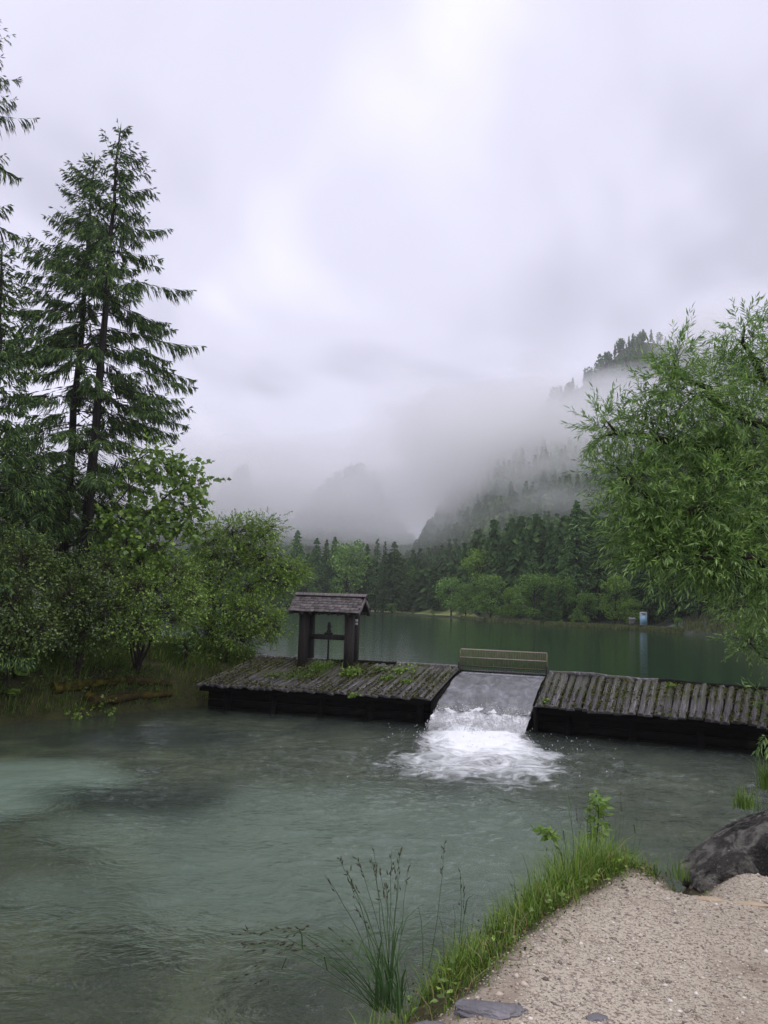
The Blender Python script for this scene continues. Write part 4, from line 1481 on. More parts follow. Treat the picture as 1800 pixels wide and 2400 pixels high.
# ------------------------------------------------------------------ far shore: individual trees
def far_spruce_mesh(seed, slim=1.0, sparse=1.0):
    """spruce of unit height; flat drooping branch fans"""
    rg = np.random.default_rng(seed)
    A, B, W = [], [], []
    z = 0.985
    while z > 0.10:
        L = 0.155 * slim * min(1, ((1 - z) / 0.62)) ** 0.8 + 0.006
        for k in range(int(9 * sparse) + 1):
            if rg.uniform() > 0.93:
                continue
            az = rg.uniform(0, 6.283)
            o = np.array([math.cos(az), math.sin(az), 0])
            sd = np.array([-o[1], o[0], 0])
            ll = L * rg.uniform(0.6, 1.2)
            p = np.array([0, 0, z + rg.normal(0, 0.004)])
            e_ = p + o * ll + np.array([0, 0, ll * (0.25 if z > 0.9 else -0.22 - 0.15 * rg.uniform())])
            A.append(p); B.append(e_); W.append(0.008 * slim)
            for q in range(5):
                s = rg.uniform(0.3, 1.0)
                c = p + (e_ - p) * s
                dv = o * 0.5 + sd * rg.uniform(-0.9, 0.9) + np.array([0, 0, -rg.uniform(0.2, 0.9)])
                A.append(c); B.append(c + unit(dv) * (0.012 + 0.26 * ll)); W.append(0.0085)
        z -= 0.021 * rg.uniform(0.8, 1.25)
    A.append([0, 0, 0.96]); B.append([0, 0, 1.01]); W.append(0.003)
    g = Geo().add(*spindles(np.array(A), np.array(B), np.array(W), 0.55))
    tr = add_tube(Geo(), [[0, 0, -0.04], [0, 0, 0.5], [0, 0, 0.97]], [0.014, 0.009, 0.002], 6)
    cm, tm = g.mesh('crown'), tr.mesh('trunk')
    cm.materials.append(M['spruce_far'])
    tm.materials.append(M['bark'])
    return cm, tm


def far_broad_mesh(seed, mat, wide=0.32, low=0.12, n=3000):
    """round-headed tree of unit height"""
    rg = np.random.default_rng(seed)
    tr = Geo()
    add_tube(tr, [[0, 0, -0.04], [0.01, 0, 0.25], [0, 0.01, 0.6]], [0.018, 0.013, 0.006], 6)
    nb = 26
    cz = rg.uniform(low + 0.08, 0.9, nb)
    rr = wide * np.sin(np.pi * np.clip((cz - low * 0.4) / (1.02 - low * 0.4), 0.05, 0.97)) ** 0.7
    az = rg.uniform(0, 6.283, nb)
    cr = rr * rg.uniform(0.25, 0.75, nb)
    c = np.c_[np.cos(az) * cr, np.sin(az) * cr, cz]
    br = rg.uniform(0.09, 0.15, nb)
    for k in range(nb):
        add_tube(tr, curve([0, 0, max(0.1, cz[k] - 0.25)], c[k], [0, 0, 0.02], 4), [0.006, 0.004, 0.003, 0.002], 4)
    k = rg.integers(0, nb, n)
    u = unit(rg.normal(0, 1, (n, 3)) + np.array([0, 0, 0.3]))
    p = c[k] + u * (br[k] * rg.uniform(0.55, 1.08, n))[:, None] * np.array([1, 1, 0.8])
    D = unit(u * 0.5 + rg.normal(0, 0.6, (n, 3)) + np.array([0, 0, -0.35]))
    sz = rg.uniform(0.6, 1.3, n) * 0.030
    cm = Geo().add(*leaves(p, D, unit(u + rg.normal(0, 0.4, (n, 3))), sz, sz * 0.45)).mesh('crown')
    tm = tr.mesh('trunk')
    cm.materials.append(M[mat])
    tm.materials.append(M['bark'])
    return cm, tm


FS = [far_spruce_mesh(100, 1.0), far_spruce_mesh(101, 0.8), far_spruce_mesh(102, 1.25), far_spruce_mesh(103, 0.7, 0.5)]
FB = [far_broad_mesh(110, 'broad_far', 0.34), far_broad_mesh(111, 'broad_far', 0.42, 0.05), far_broad_mesh(112, 'broad_bright', 0.30, 0.12), far_broad_mesh(113, 'broad_bright', 0.5, 0.0, 2200)]


def far_tree(name, label, cat, px, ytop, back, meshes, wscale=1.0, rotz=0.0, base_py=None, group=None):
    y = float(shore(px)) + back
    p = aty(px, hor(px), y)
    z0 = float(far_height(np.array([px]), np.array([y]))[0]) - 0.05
    top = aty(px, ytop, y)[2]
    h = top - z0
    t = thing(name, label, cat, (p[0], p[1], z0), group)
    for nm, me_ in zip(('crown', 'trunk'), meshes):
        o = obj(nm, me_, None, t)
        o.scale = (h * wscale, h * wscale, h)
        o.rotation_euler = (0, 0, rotz)
    return t


GF = 'trees on the far shore'
FT = [
    # name, label, x, top y, metres behind the shore, mesh, width factor
    ('spruce_tree', 'far-shore spruce with tip just right of the round willow bush', 690, 1242, 8, FS[0], 1.0),
    ('spruce_tree', 'far-shore spruce above the left end of the shelter roof', 736, 1260, 6, FS[2], 0.9),
    ('spruce_tree', 'slim far-shore spruce behind the middle of the shelter roof, left of two', 760, 1263, 12, FS[1], 0.9),
    ('spruce_tree', 'slim far-shore spruce behind the middle of the shelter roof, right of two', 779, 1257, 14, FS[1], 1.0),
    ('broadleaf_tree', 'tall round broadleaf tree on the far shore above the shelter roof', 811, 1255, 5, FB[0], 1.0),
    ('spruce_tree', 'dark pointed far-shore spruce over the right end of the shelter roof', 856, 1274, 8, FS[0], 0.9),
    ('spruce_tree', 'thin see-through conifer with bare trunk at the meadow edge, left of two', 880, 1262, 2.5, FS[3], 1.1),
    ('spruce_tree', 'thin see-through conifer with bare trunk at the meadow edge, right of two', 898, 1268, 2.5, FS[3], 0.8),
    ('spruce_tree', 'dense dark spruce at the left end of the pale meadow', 920, 1269, 5, FS[2], 1.1),
    ('broadleaf_tree', 'dark broadleaf tree behind the pale meadow, left one', 978, 1322, 20, FB[1], 0.9),
    ('spruce_tree', 'dark broad spruce behind the pale meadow', 1028, 1290, 20, FS[2], 1.35),
    ('broadleaf_tree', 'wide broadleaf tree behind the right end of the meadow', 1058, 1348, 8, FB[1], 1.35),
    ('broadleaf_tree', 'light green round-topped tree rising above the far-shore broadleaf trees', 1123, 1284, 16, FB[2], 1.05),
    ('broadleaf_tree', 'bushy broadleaf tree just below the light green round-topped tree', 1150, 1340, 5, FB[1], 1.3),
    ('spruce_tree', 'far-shore spruce to the right of the light green round-topped tree', 1193, 1246, 20, FS[0], 1.1),
    ('spruce_tree', 'slender pointed spruce in line with the left part of the slatted screen', 1226, 1236, 22, FS[1], 1.1),
    ('spruce_tree', 'light green middle-sized spruce in line with the right part of the screen', 1250, 1290, 12, FS[0], 1.0),
    ('spruce_tree', 'far-shore spruce between the slender pointed one and the tallest one', 1270, 1239, 22, FS[2], 0.9),
    ('spruce_tree', 'lower dark spruce next left of the tallest far-shore spruce', 1302, 1254, 18, FS[0], 0.9),
    ('broadleaf_tree', 'wide broadleaf tree at the water below the slender pointed spruce', 1253, 1338, 6, FB[1], 1.3),
    ('broadleaf_tree', 'young bright broadleaf tree at the water left of the wide one', 1194, 1374, 2.5, FB[2], 0.9),
    ('broadleaf_tree', 'broad green tree between the meadow bushes and the light green round-topped tree', 1092, 1362, 4, FB[1], 1.05),
    ('broadleaf_tree', 'green tree leaning over the dead trunk at the far waterline', 1222, 1365, 4, FB[0], 1.2),
    ('broadleaf_tree', 'dark green round tree behind the small light green spruce', 1310, 1345, 8, FB[1], 1.0),
    ('broadleaf_tree', 'bushy tree at the water below the tallest far-shore spruce', 1372, 1385, 6, FB[1], 1.1),
    ('broadleaf_tree', 'round tree at the left end of the far shore beside the willow bush', 716, 1335, 3, FB[1], 1.1),
    ('spruce_tree', 'small light green spruce standing at the far waterline', 1292, 1368, 3, FS[2], 1.2),
    ('spruce_tree', 'tallest spruce on the far shore with its tip clear in the mist', 1351, 1172, 14, FS[0], 0.95),
    ('spruce_tree', 'big dark spruce next right of the tallest far-shore spruce', 1404, 1210, 16, FS[2], 0.9),
    ('broadleaf_tree', 'yellow-green young tree glowing in front of the dark forest', 1443, 1345, 5, FB[2], 1.1),
    ('broadleaf_tree', 'small light green tree above the blue notice board', 1484, 1402, 5, FB[2], 1.3),
    ('spruce_tree', 'dark spruce rising behind the yellow-green young tree', 1462, 1240, 18, FS[2], 1.0),
    ('spruce_tree', 'dark spruce behind the willow, nearest to the blue notice board', 1520, 1220, 14, FS[0], 1.1),
    ('spruce_tree', 'dark spruce behind the willow, over the dark shore bush', 1580, 1205, 12, FS[2], 0.95),
    ('spruce_tree', 'dark spruce behind the willow, over the grassy slope', 1640, 1190, 12, FS[0], 1.1),
    ('spruce_tree', 'dark spruce behind the willow, nearest to the right edge', 1710, 1170, 14, FS[2], 0.9),
]
rg = np.random.default_rng(77)
for (nm, lb, px, yt, bk, ms_, ws) in FT:
    far_tree(nm, lb, 'tree', px, yt, bk, ms_, ws, rg.uniform(0, 6.28), None, GF)
for (nm, lb, px, yt, bk, ms_, ws) in (
    ('shore_bush', 'dark bush at the foot of the dense spruce on the meadow', 918, 1412, 1.5, FB[1], 1.5),
    ('shore_bush', 'pale green bush on the meadow, left of two', 968, 1426, 1.5, FB[3], 1.2),
    ('shore_bush', 'pale green low bush on the meadow, right of two', 1017, 1434, 1.5, FB[3], 1.5),
    ('shore_bush', 'light green bush on the reed strip, left of a pair', 1340, 1441, 1.2, FB[3], 1.2),
    ('shore_bush', 'light green bush on the reed strip, right of a pair', 1369, 1444, 1.5, FB[3], 1.2),
    ('shore_bush', 'little bush on the reed strip left of the light green pair', 1314, 1452, 1.2, FB[3], 1.3),
    ('shore_bush', 'dark round bush at the water right of the blue notice board', 1588, 1446, 1.2, FB[1], 1.1),
    ('shore_bush', 'dark low bush at the water left of the blue notice board', 1478, 1468, 0.8, FB[1], 1.3),
    ('shore_bush', 'bush at the top of the grassy slope on the right shore', 1660, 1440, 9, FB[1], 1.1),
    ('shore_bush', 'bush half-way up the grassy slope near the right edge', 1720, 1455, 7, FB[1], 1.2),
):
    far_tree(nm, lb, 'bush', px, yt, bk, ms_, ws, rg.uniform(0, 6.28), None, 'bushes on the far shore')

# notice board, little shrine-like hut and leaning dead trunk on the far shore
def far_point(px, back):
    y = float(shore(px)) + back
    p = aty(px, hor(px), y)
    return np.array([p[0], p[1], float(far_height(np.array([px]), np.array([y]))[0])])


M['blue'] = surf_mat('blue_print', [(0.35, (0.16, 0.36, 0.50)), (0.6, (0.26, 0.48, 0.62))], 2.5, bump=0, rough=0.5)
q = far_point(1508, 1.2)
nb_ = thing('notice_board', 'white and blue notice board on posts at the far waterline', 'sign', tuple(q))
zc = aty(1508, 1450, q[1])[2] - q[2]
hh = 31 / 1800 * q[1]
ww = 17 / 1800 * q[1]
M['sign_board'] = surf_mat('grey_white_board', [(0.3, (0.3, 0.33, 0.35)), (0.7, (0.42, 0.45, 0.47))], 2, bump=0)
obj('board', Geo().add(*box(0, 0, zc, ww, 0.06, hh, None, 0.01)), M['sign_board'], nb_)
obj('printed_panel', Geo().add(*box(0, -0.036, zc - hh * 0.12, ww * 0.86, 0.008, hh * 0.6)), M['blue'], nb_)
for k, dz in enumerate((0.38, 0.30)):
    obj('heading_strip', Geo().add(*box(0.05 * k, -0.036, zc + hh * dz, ww * (0.6 - 0.2 * k), 0.008, hh * 0.045)), M['ink'], nb_)
for u in (-1, 1):
    obj('board_post', Geo().add(*box(u * (ww / 2 - 0.08), 0.05, zc / 2 - 0.1, 0.09, 0.09, zc + 0.4, None, 0.01)), M['post'], nb_)
q = far_point(1481, 2.0)
hut = thing('wooden_box', 'small pale box on a post left of the blue notice board', 'box', tuple(q))
zc = aty(1481, 1458, q[1])[2] - q[2]
obj('box_body', Geo().add(*box(0, 0, zc, 0.6, 0.5, 0.6, None, 0.02)), M['rock'], hut)
obj('box_roof', Geo().add([[-.4, -.35, zc + .3], [.4, -.35, zc + .3], [.4, .35, zc + .3], [-.4, .35, zc + .3], [-.4, 0, zc + .6], [.4, 0, zc + .6]], [[0, 1, 5, 4], [2, 3, 4, 5], [3, 2, 1, 0]]).add([[-.4, -.35, zc + .3], [-.4, .35, zc + .3], [-.4, 0, zc + .6], [.4, -.35, zc + .3], [.4, .35, zc + .3], [.4, 0, zc + .6]], [[0, 2, 1], [3, 4, 5]]), M['rock'], hut)
obj('stand', Geo().add(*box(0, 0, zc / 2 - 0.3, 0.2, 0.2, zc + 0.2)), M['post'], hut)
q = far_point(1202, 0.3)
e_ = aty(1224, 1444, q[1])
o = obj('dead_trunk', add_tube(Geo(), [np.zeros(3) - [0, 0, 0.2], (e_ - q) * 0.5 + [0, 0, 0.05], e_ - q], [0.12, 0.09, 0.05], 6), M['bark'], None, 'bare dead trunk leaning out of the far-shore trees to the water', 'trunk', loc=tuple(q))

# reeds along the far waterline, grass on the slope to the right
rg = np.random.default_rng(90)
n = 9000
px = rg.uniform(1080, 1790, n)
bk = rg.uniform(0.0, 1.6, n) + (px > 1600) * rg.uniform(0, 16, n)
y = shore(px) + bk
sxv = np.interp(px, pcol, SX)
z = far_height(px, y)
hh = rg.uniform(0.25, 0.6, n) * np.where(px > 1600, 1.2, 1)
obj('reeds', Geo().add(*blades(np.c_[sxv * y, y, z], rg.normal(0, 1, (n, 2)), rg.uniform(0.1, 0.5, n), hh, 0.05)), leaf_mat('reed', [(0, (0.08, 0.11, 0.04)), (1, (0.2, 0.22, 0.1))], 0.3, 0), kind='stuff')

# ------------------------------------------------------------------ the wood on the hillside, one mass
def low_spruce(seed):
    rg = np.random.default_rng(seed)
    A, B, W = [], [], []
    for k in range(15):
        z = 0.97 - 0.058 * k
        L = 0.19 * min(1, (1 - z) / 0.65) ** 0.8 + 0.01
        for j in range(6):
            az = rg.uniform(0, 6.283)
            ll = L * rg.uniform(0.7, 1.2)
            A.append([0, 0, z]); B.append([math.cos(az) * ll, math.sin(az) * ll, z - 0.06 - 0.3 * ll]); W.append(0.02 + 0.02 * (1 - z))
    A, B, W = np.array(A), np.array(B), np.array(W)
    D = B - A
    V, F = leaves(A, D, unit(rg.normal(0, 0.35, A.shape) + [0, 0, 1]), np.linalg.norm(D, axis=1), W * 1.9, -0.5)
    return V, F


def low_broad(seed):
    rg = np.random.default_rng(seed)
    n = 110
    u = unit(rg.normal(0, 1, (n, 3)))
    p = u * np.array([0.26, 0.26, 0.40]) * rg.uniform(0.6, 1.05, (n, 1)) + np.array([0, 0, 0.58])
    V, F = leaves(p, unit(u * 0.4 + rg.normal(0, 0.7, (n, 3))), u, 0.17 * rg.uniform(0.6, 1.3, n), 0.08)
    return V, F


LOWS = [low_spruce(s) for s in range(4)]
LOWB = [low_broad(s) for s in range(3)]
rg = np.random.default_rng(91)


def wood(name, n, gen, mat, kinds, hlo, hhi):
    g = Geo()
    px, y = gen(n)
    z = far_height(px, y)
    sxv = np.interp(px, pcol, SX)
    for k in range(n):
        V, F = kinds[int(rg.integers(len(kinds)))]
        h = rg.uniform(hlo, hhi)
        a = rg.uniform(0, 6.28)
        c_, s_ = math.cos(a) * h, math.sin(a) * h
        Vr = np.c_[V[:, 0] * c_ - V[:, 1] * s_, V[:, 0] * s_ + V[:, 1] * c_, V[:, 2] * h]
        g.add(Vr + np.array([sxv[k] * y[k], y[k], z[k] - 0.3]), F)
    return obj(name, g, M[mat], kind='stuff')


def gen_spur(n):
    px = np.where(rg.uniform(0, 1, n * 3) < 0.3, rg.uniform(930, 1130, n * 3), rg.uniform(960, 1830, n * 3))
    y = shore(px) + 24 + (310 - shore(px) - 24) * rg.uniform(0, 1, n * 3) ** 1.2
    keep = fbm(np.c_[(px - 900) / 1800 * y, y] * 0.03, 22, 3) > 0.36
    return px[keep][:n], y[keep][:n]


def gen_peak(n):
    return rg.uniform(1150, 1720, n), rg.uniform(470, 580, n)


def gen_left(n):
    return rg.uniform(430, 980, n), rg.uniform(640, 780, n)


def gen_rear(n):
    px = rg.uniform(420, 1790, n)
    return px, shore(px) + rg.uniform(17, 34, n)


wood('hillside_forest', 1900, gen_spur, 'spruce_far', LOWS, 6.5, 12.5)
wood('hillside_broadleaf_forest', 500, gen_spur, 'broad_far', LOWB, 5, 9)
wood('summit_forest', 900, gen_peak, 'spruce_far', LOWS + LOWB, 7, 12)
wood('far_hill_forest', 700, gen_left, 'spruce_far', LOWS + LOWB, 7, 13)
wood('shore_forest', 450, gen_rear, 'spruce_far', LOWS, 11, 16.5)


# ------------------------------------------------------------------ left bank: logs, grass, big leaves
def hit_left(px, py):
    for y in np.arange(14, 36, 0.05):
        p = aty(px, py, y)
        if p[2] < ground_left(p[0], p[1]):
            return p
    return aty(px, py, 25)


def lump_log(name, label, pts, r, mat, seed):
    rg = np.random.default_rng(seed)
    P = np.array(pts)
    s = np.linspace(0, len(P) - 1, 16)
    C = np.array([np.interp(s, np.arange(len(P)), P[:, i]) for i in range(3)]).T
    C = C + rg.normal(0, 0.012, C.shape)
    g = add_tube(Geo(), C - C[0], r * (1 + 0.2 * rg.standard_normal(16)) * np.linspace(1.1, 0.75, 16), 10)
    me_ = g.mesh(name)
    return obj(name, me_, M[mat], None, label, 'log', None, None, tuple(C[0]))


up = np.array([0, -0.05, 0.09])
lump_log('fallen_log', 'thick log covered in yellow-green moss on the left bank', [hit_left(122, 1622) + up, hit_left(200, 1612) + up, hit_left(292, 1600) + up], 0.15, 'mossy', 1)
lump_log('fallen_log', 'brown half-rotten end of the mossy log nearer the weir', [hit_left(296, 1602) + up, hit_left(345, 1602) + up * 0.6, hit_left(400, 1604) + up * 0.2], 0.12, 'mossbrown', 2)
lump_log('fallen_log', 'brown lower log at the waterline of the left bank', [hit_left(215, 1652) + up, hit_left(310, 1640) + up, hit_left(400, 1630) + up * 0.6], 0.13, 'mossbrown', 3)
lump_log('tree_stump', 'short mossy stub below the yellow-green log', [hit_left(205, 1636) + up * 0.5, hit_left(226, 1632) + up], 0.14, 'mossy', 4)

rg = np.random.default_rng(200)
n = 52000
x = rg.uniform(-15, -4.2, n)
y = rg.uniform(15.5, 31, n)
P2 = np.c_[x, y]
z = left_height(P2)
d1, s1 = poly_dist(P2, LEDGE)
keep = (z > 0.12) & (s1 > 0) & (d1 < 6) & (fbm(P2 * 1.3, 77, 3) > 0.36)
P2, z, d1 = P2[keep], z[keep], d1[keep]
n = len(z)
gd = unit(np.array([0.75, -0.66]))[None] + rg.normal(0, 0.7, (n, 2))
L_ = rg.uniform(0.18, 0.5, n) * (1 - 0.35 * sstep(0, 0.6, 0.6 - d1))
obj('bank_grass', Geo().add(*blades(np.c_[P2, z - 0.03], gd, rg.uniform(0.25, 1.1, n), L_, rg.uniform(0.008, 0.016, n))), M['grass_dark'], kind='stuff')
# low herbs among the grass
n = 9000
x, y = rg.uniform(-14, -4.4, n), rg.uniform(16, 29, n)
P2 = np.c_[x, y]
z = left_height(P2)
d1, s1 = poly_dist(P2, LEDGE)
keep = (z > 0.35) & (s1 > 0) & (fbm(P2 * 0.9, 78, 3) > 0.5)
P2, z = P2[keep], z[keep]
n = len(z)
B_ = np.c_[P2, z + rg.uniform(0.02, 0.35, n)]
obj('bank_herbs', Geo().add(*leaves(B_, unit(rg.normal(0, 1, (n, 3)) * [1, 1, 0.3]), unit(rg.normal(0, 0.4, (n, 3)) + [0, 0, 1]), rg.uniform(0.06, 0.15, n), rg.uniform(0.025, 0.06, n))), M['bush_dark'], kind='stuff')


def round_leaf(r, seed):
    rg = np.random.default_rng(seed)
    a = np.linspace(0.35, 2 * np.pi - 0.35, 11)
    rr = r * (1 + 0.08 * rg.standard_normal(11))
    V = np.c_[np.cos(a) * rr, np.sin(a) * rr, 0.12 * r + 0.12 * r * rg.uniform(-1, 1, 11)]
    V = np.r_[[[0, 0, 0]], V]
    return mesh_np('leaf', V, np.array([[0, k, k + 1] for k in range(1, 11)]))


RL = [round_leaf(1.0, s) for s in range(3)]
for m_e in RL:
    m_e.materials.append(M['bush'])
for k, (px, py, nl, sz, lb) in enumerate(((24, 1640, 5, 0.19, 'low plant with big round leaves at the left edge of the bank'), (60, 1590, 4, 0.2, 'dim plant with big round leaves above the mossy log'), (562, 1560, 4, 0.1, 'small round-leaved plant at the left corner of the weir deck'))):
    p = hit_left(px, py) if k < 2 else atz(px, py, 1.2)
    t = thing('butterbur', lb, 'plant', tuple(p - [0, 0, 0.05]))
    rg = np.random.default_rng(300 + k)
    for j in range(nl):
        e_ = np.array([rg.uniform(-1, 1) * sz * 1.5, rg.uniform(-0.8, 0.4) * sz * 1.5, sz * rg.uniform(0.9, 1.8)])
        st_ = obj('stalk', add_tube(Geo(), [[0, 0, 0], e_ * [0.4, 0.4, 0.7], e_], 0.007, 5), M['stalk'], t)
        lf = obj('leaf', RL[j % 3], None, t)
        lf.location = e_
        lf.scale = (sz * rg.uniform(0.7, 1.1),) * 3
        lf.rotation_euler = (rg.uniform(0.1, 0.6), rg.uniform(-0.3, 0.3), rg.uniform(0, 6.28))
for k, (px, py, lb) in enumerate(((190, 1688, 'leafy plant hanging over the water below the mossy logs, left of two'), (250, 1672, 'leafy plant hanging over the water below the mossy logs, right of two'))):
    p = hit_left(px, py - 20)
    broadleaf('overhanging_plant', lb, 'plant', p, [([p, p + [0.1, -0.25, 0.1]], 0.01, 0.005)], [(p + np.array([0.08, -0.3, 0.02]), (0.32, 0.2, 0.16), 26)], 'bush', 0.09, 0.04, 4, 0.16, 310 + k, 0.3, limb_r=0.01, twig_r=0.003)

# ------------------------------------------------------------------ weeds and moss on the decks
def deck_pt(s, v, right=False):
    """point on a deck: s along it, v from front (0) to back (1)"""
    if right:
        f0, b0_ = RFL + (RFR - RFL) * s, RBL + (RBR - RBL) * s
    else:
        f0, b0_ = LFL + (LFR - LFL) * s, LBL + (LBR - LBL) * s
    return f0 + (b0_ - f0) * v + np.array([0, 0, 0.06])


def deck_hit(px, py, right=False):
    best = None
    for v in np.linspace(0, 1, 41):
        z = 0.84 + 0.72 * v
        p = atz(px, py, z)
        f0, b0_ = (RFL, RBL) if right else (LFL, LBL)
        fr_ = (RFR - RFL) if right else (LFR - LFL)
        nrm = unit(np.array([-fr_[1], fr_[0], 0]))
        q = (p - f0) @ nrm - ((b0_ - f0) @ nrm) * v
        if best is None or abs(q) < best[0]:
            best = (abs(q), p)
    return best[1]


def weed(name, label, p, spread_, height, n, mat, seed, broad=0.4):
    rg = np.random.default_rng(seed)
    t = thing(name, label, 'weeds', tuple(p))
    u = unit(LBR - LBL)
    vdir_ = unit((LBL - LFL))
    nb2 = int(n * (1 - broad))
    o_ = rg.normal(0, 0.5, (nb2, 2)) * spread_
    B_ = u * o_[:, :1] + vdir_ * o_[:, 1:]
    obj('blades', Geo().add(*blades(B_, rg.normal(0, 1, (nb2, 2)), rg.uniform(0.1, 0.7, nb2), height * rg.uniform(0.4, 1.1, nb2), 0.009)), M['grass_dark'] if mat == 'bush_dark' else M['grass'], t, kind='stuff')
    nl = int(n * broad)
    o_ = rg.normal(0, 0.5, (nl, 2)) * spread_
    B_ = u * o_[:, :1] + vdir_ * o_[:, 1:] + np.c_[np.zeros((nl, 2)), rg.uniform(0.02, 0.6, nl) * height]
    obj('leaves', Geo().add(*leaves(B_, unit(rg.normal(0, 1, (nl, 3)) * [1, 1, 0.4]), unit(rg.normal(0, 0.5, (nl, 3)) + [0, 0, 1]), rg.uniform(0.05, 0.11, nl), rg.uniform(0.02, 0.045, nl))), M[mat], t, kind='stuff')
    return t


for k, (px, py, sp_, hh, n, mt_, br, lb) in enumerate((
    (755, 1568, 0.38, 0.34, 260, 'bush', 0.35, 'tall grassy weeds on the deck right below the sluice spindle'),
    (700, 1585, 0.55, 0.2, 320, 'bush_dark', 0.6, 'low leafy weeds on the deck left of the shelter posts'),
    (825, 1580, 0.34, 0.28, 240, 'bush', 0.5, 'leafy weeds on the deck in front of the right shelter post'),
    (945, 1575, 0.36, 0.24, 220, 'bush', 0.7, 'leafy weeds near the back of the deck between shelter and screen'),
    (908, 1592, 0.2, 0.16, 150, 'maple', 0.6, 'bright yellow-green weed patch in the middle of the left deck'),
    (890, 1572, 0.3, 0.2, 120, 'bush_dark', 0.7, 'dull weeds right of the shelter on the left deck'),
    (955, 1600, 0.22, 0.12, 120, 'maple', 0.5, 'small yellowish weeds near the front of the left deck by the spillway'),
    (640, 1585, 0.3, 0.14, 120, 'bush_dark', 0.6, 'scattered weeds at the far left part of the weir deck'),
    (828, 1632, 0.14, 0.12, 50, 'bush', 0.8, 'little plant hanging over the front edge of the left deck'),
)):
    weed('weed_tuft', lb, deck_hit(px, py), sp_, hh, n, mt_, 400 + k, br)
weed('weed_tuft', 'bright weed growing at the back of the right deck', deck_hit(1572, 1612, True), 0.14, 0.2, 110, 'maple', 420, 0.6)
weed('weed_tuft', 'yellow-green moss patch at the spillway corner of the right deck', deck_hit(1278, 1643, True), 0.1, 0.06, 90, 'maple', 421, 0.8)
for right, n, lbn in ((False, 7500, 'moss'), (True, 5200, 'moss')):
    rg = np.random.default_rng(430 + right)
    s, v = rg.uniform(0.0, 1, n), rg.uniform(-0.04, 1, n)
    nlog = 40 if right else 38
    gap = rg.uniform(0, 1, n) < 0.72
    s = np.where(gap, np.clip(np.round(s * nlog) / nlog + rg.normal(0, 0.10, n) / nlog, 0, 1), s)
    nn = fbm(np.c_[s * 9, v * 3], 88 + right, 3) + 0.1 * gap
    thr = 0.5 if not right else 0.53
    keep = (nn + 0.25 * (v < 0.05) > thr)
    s, v = s[keep], v[keep]
    pts = np.array([deck_pt(a, b, right) for a, b in zip(s, v)])
    n = len(s)
    pts[:, 2] += rg.uniform(-0.03, 0.03, n)
    obj('moss', Geo().add(*leaves(pts, unit(rg.normal(0, 1, (n, 3)) * [1, 1, 0.5]), unit(rg.normal(0, 0.5, (n, 3)) + [0, 0, 1]), rg.uniform(0.04, 0.09, n), rg.uniform(0.018, 0.034, n))),
        leaf_mat('deck_moss', [(0, (0.035, 0.04, 0.012)), (0.6, (0.07, 0.085, 0.02)), (1, (0.16, 0.16, 0.03))], 0.2, 0), kind='stuff')

# ------------------------------------------------------------------ foreground: boulder, stones, gravel
def stone(name, label, c, rad, seed, mat, sub=4, rough_=0.25, flat=None, cat='rock', rotz=0.0):
    V, F = ico(sub)
    n = fbm(V * 1.3 + seed * 3.1, seed, 3) - 0.5
    n2 = np.abs(fbm(V * 3.2 + seed * 5.3, seed + 9, 4) - 0.5)
    n3 = fbm(V * 9.0 + seed, seed + 19, 3) - 0.5
    # a few plane cuts give broken faces
    rg = np.random.default_rng(seed)
    r_ = 1 + rough_ * 1.6 * n - rough_ * 0.9 * n2 + (0.2 if sub == 6 else 0.09) * n3 * rough_ / 0.25
    W_ = V * r_[:, None]
    for k in range(16 if sub == 6 else 7):
        d_ = unit(rg.normal(0, 1, 3))
        h_ = rg.uniform(0.66, 0.9)
        ov = np.maximum(W_ @ d_ - h_, 0)
        W_ = W_ - ov[:, None] * d_ * 0.8
    W_ = W_ * np.asarray(rad)
    ca, sa = math.cos(rotz), math.sin(rotz)
    W_ = np.c_[W_[:, 0] * ca - W_[:, 1] * sa, W_[:, 0] * sa + W_[:, 1] * ca, W_[:, 2]]
    return obj(name, mesh_np(name, W_, F, sub < 5), M[mat], None, label, cat, None, None, tuple(c))


bc = atz(1760, 2050, PATH)
stone('boulder', 'big dark jagged boulder on the gravel at the right edge', (2.95, 5.24, 1.72), (1.14, 0.50, 0.50), 7, 'bedrock', 6, 0.46)
for k, (px, py, rx_, ry_, rz_, rz, mt_, lb) in enumerate((
    (1150, 2372, 0.15, 0.07, 0.035, -0.2, 'rock', 'flat lilac-grey stone in the gravel at the bottom edge'),
    (1010, 2372, 0.12, 0.06, 0.05, 0.1, 'rock', 'dark flat stone among the grass at the bottom edge'),
    (1225, 2110, 0.07, 0.06, 0.06, 0.3, 'bedrock', 'dark stone on the grassy brink above the water'),
    (1190, 2140, 0.05, 0.05, 0.05, 1.1, 'bedrock', 'smaller dark stone on the grassy brink, nearer the tall grass'),
    (1400, 2390, 0.045, 0.03, 0.02, 0.4, 'rock', 'small grey stone at the bottom edge right of the flat one'),
    (950, 2345, 0.05, 0.04, 0.05, 0.4, 'bedrock', 'dark stone at the foot of the tall grass'),
)):
    p = atz(px, py, PATH)
    z = float(bank_height(np.array([p[:2]]))[0])
    stone('stone', lb, (p[0], p[1], z - rz_ * 0.25), (rx_, ry_, rz_), 20 + k, mt_, 5, 0.55, cat='stone', rotz=rz)
M['tan'] = surf_mat('tan_stone', [(0.3, (0.38, 0.29, 0.19)), (0.7, (0.48, 0.38, 0.27))], 8, bump=0.4, bscale=40)
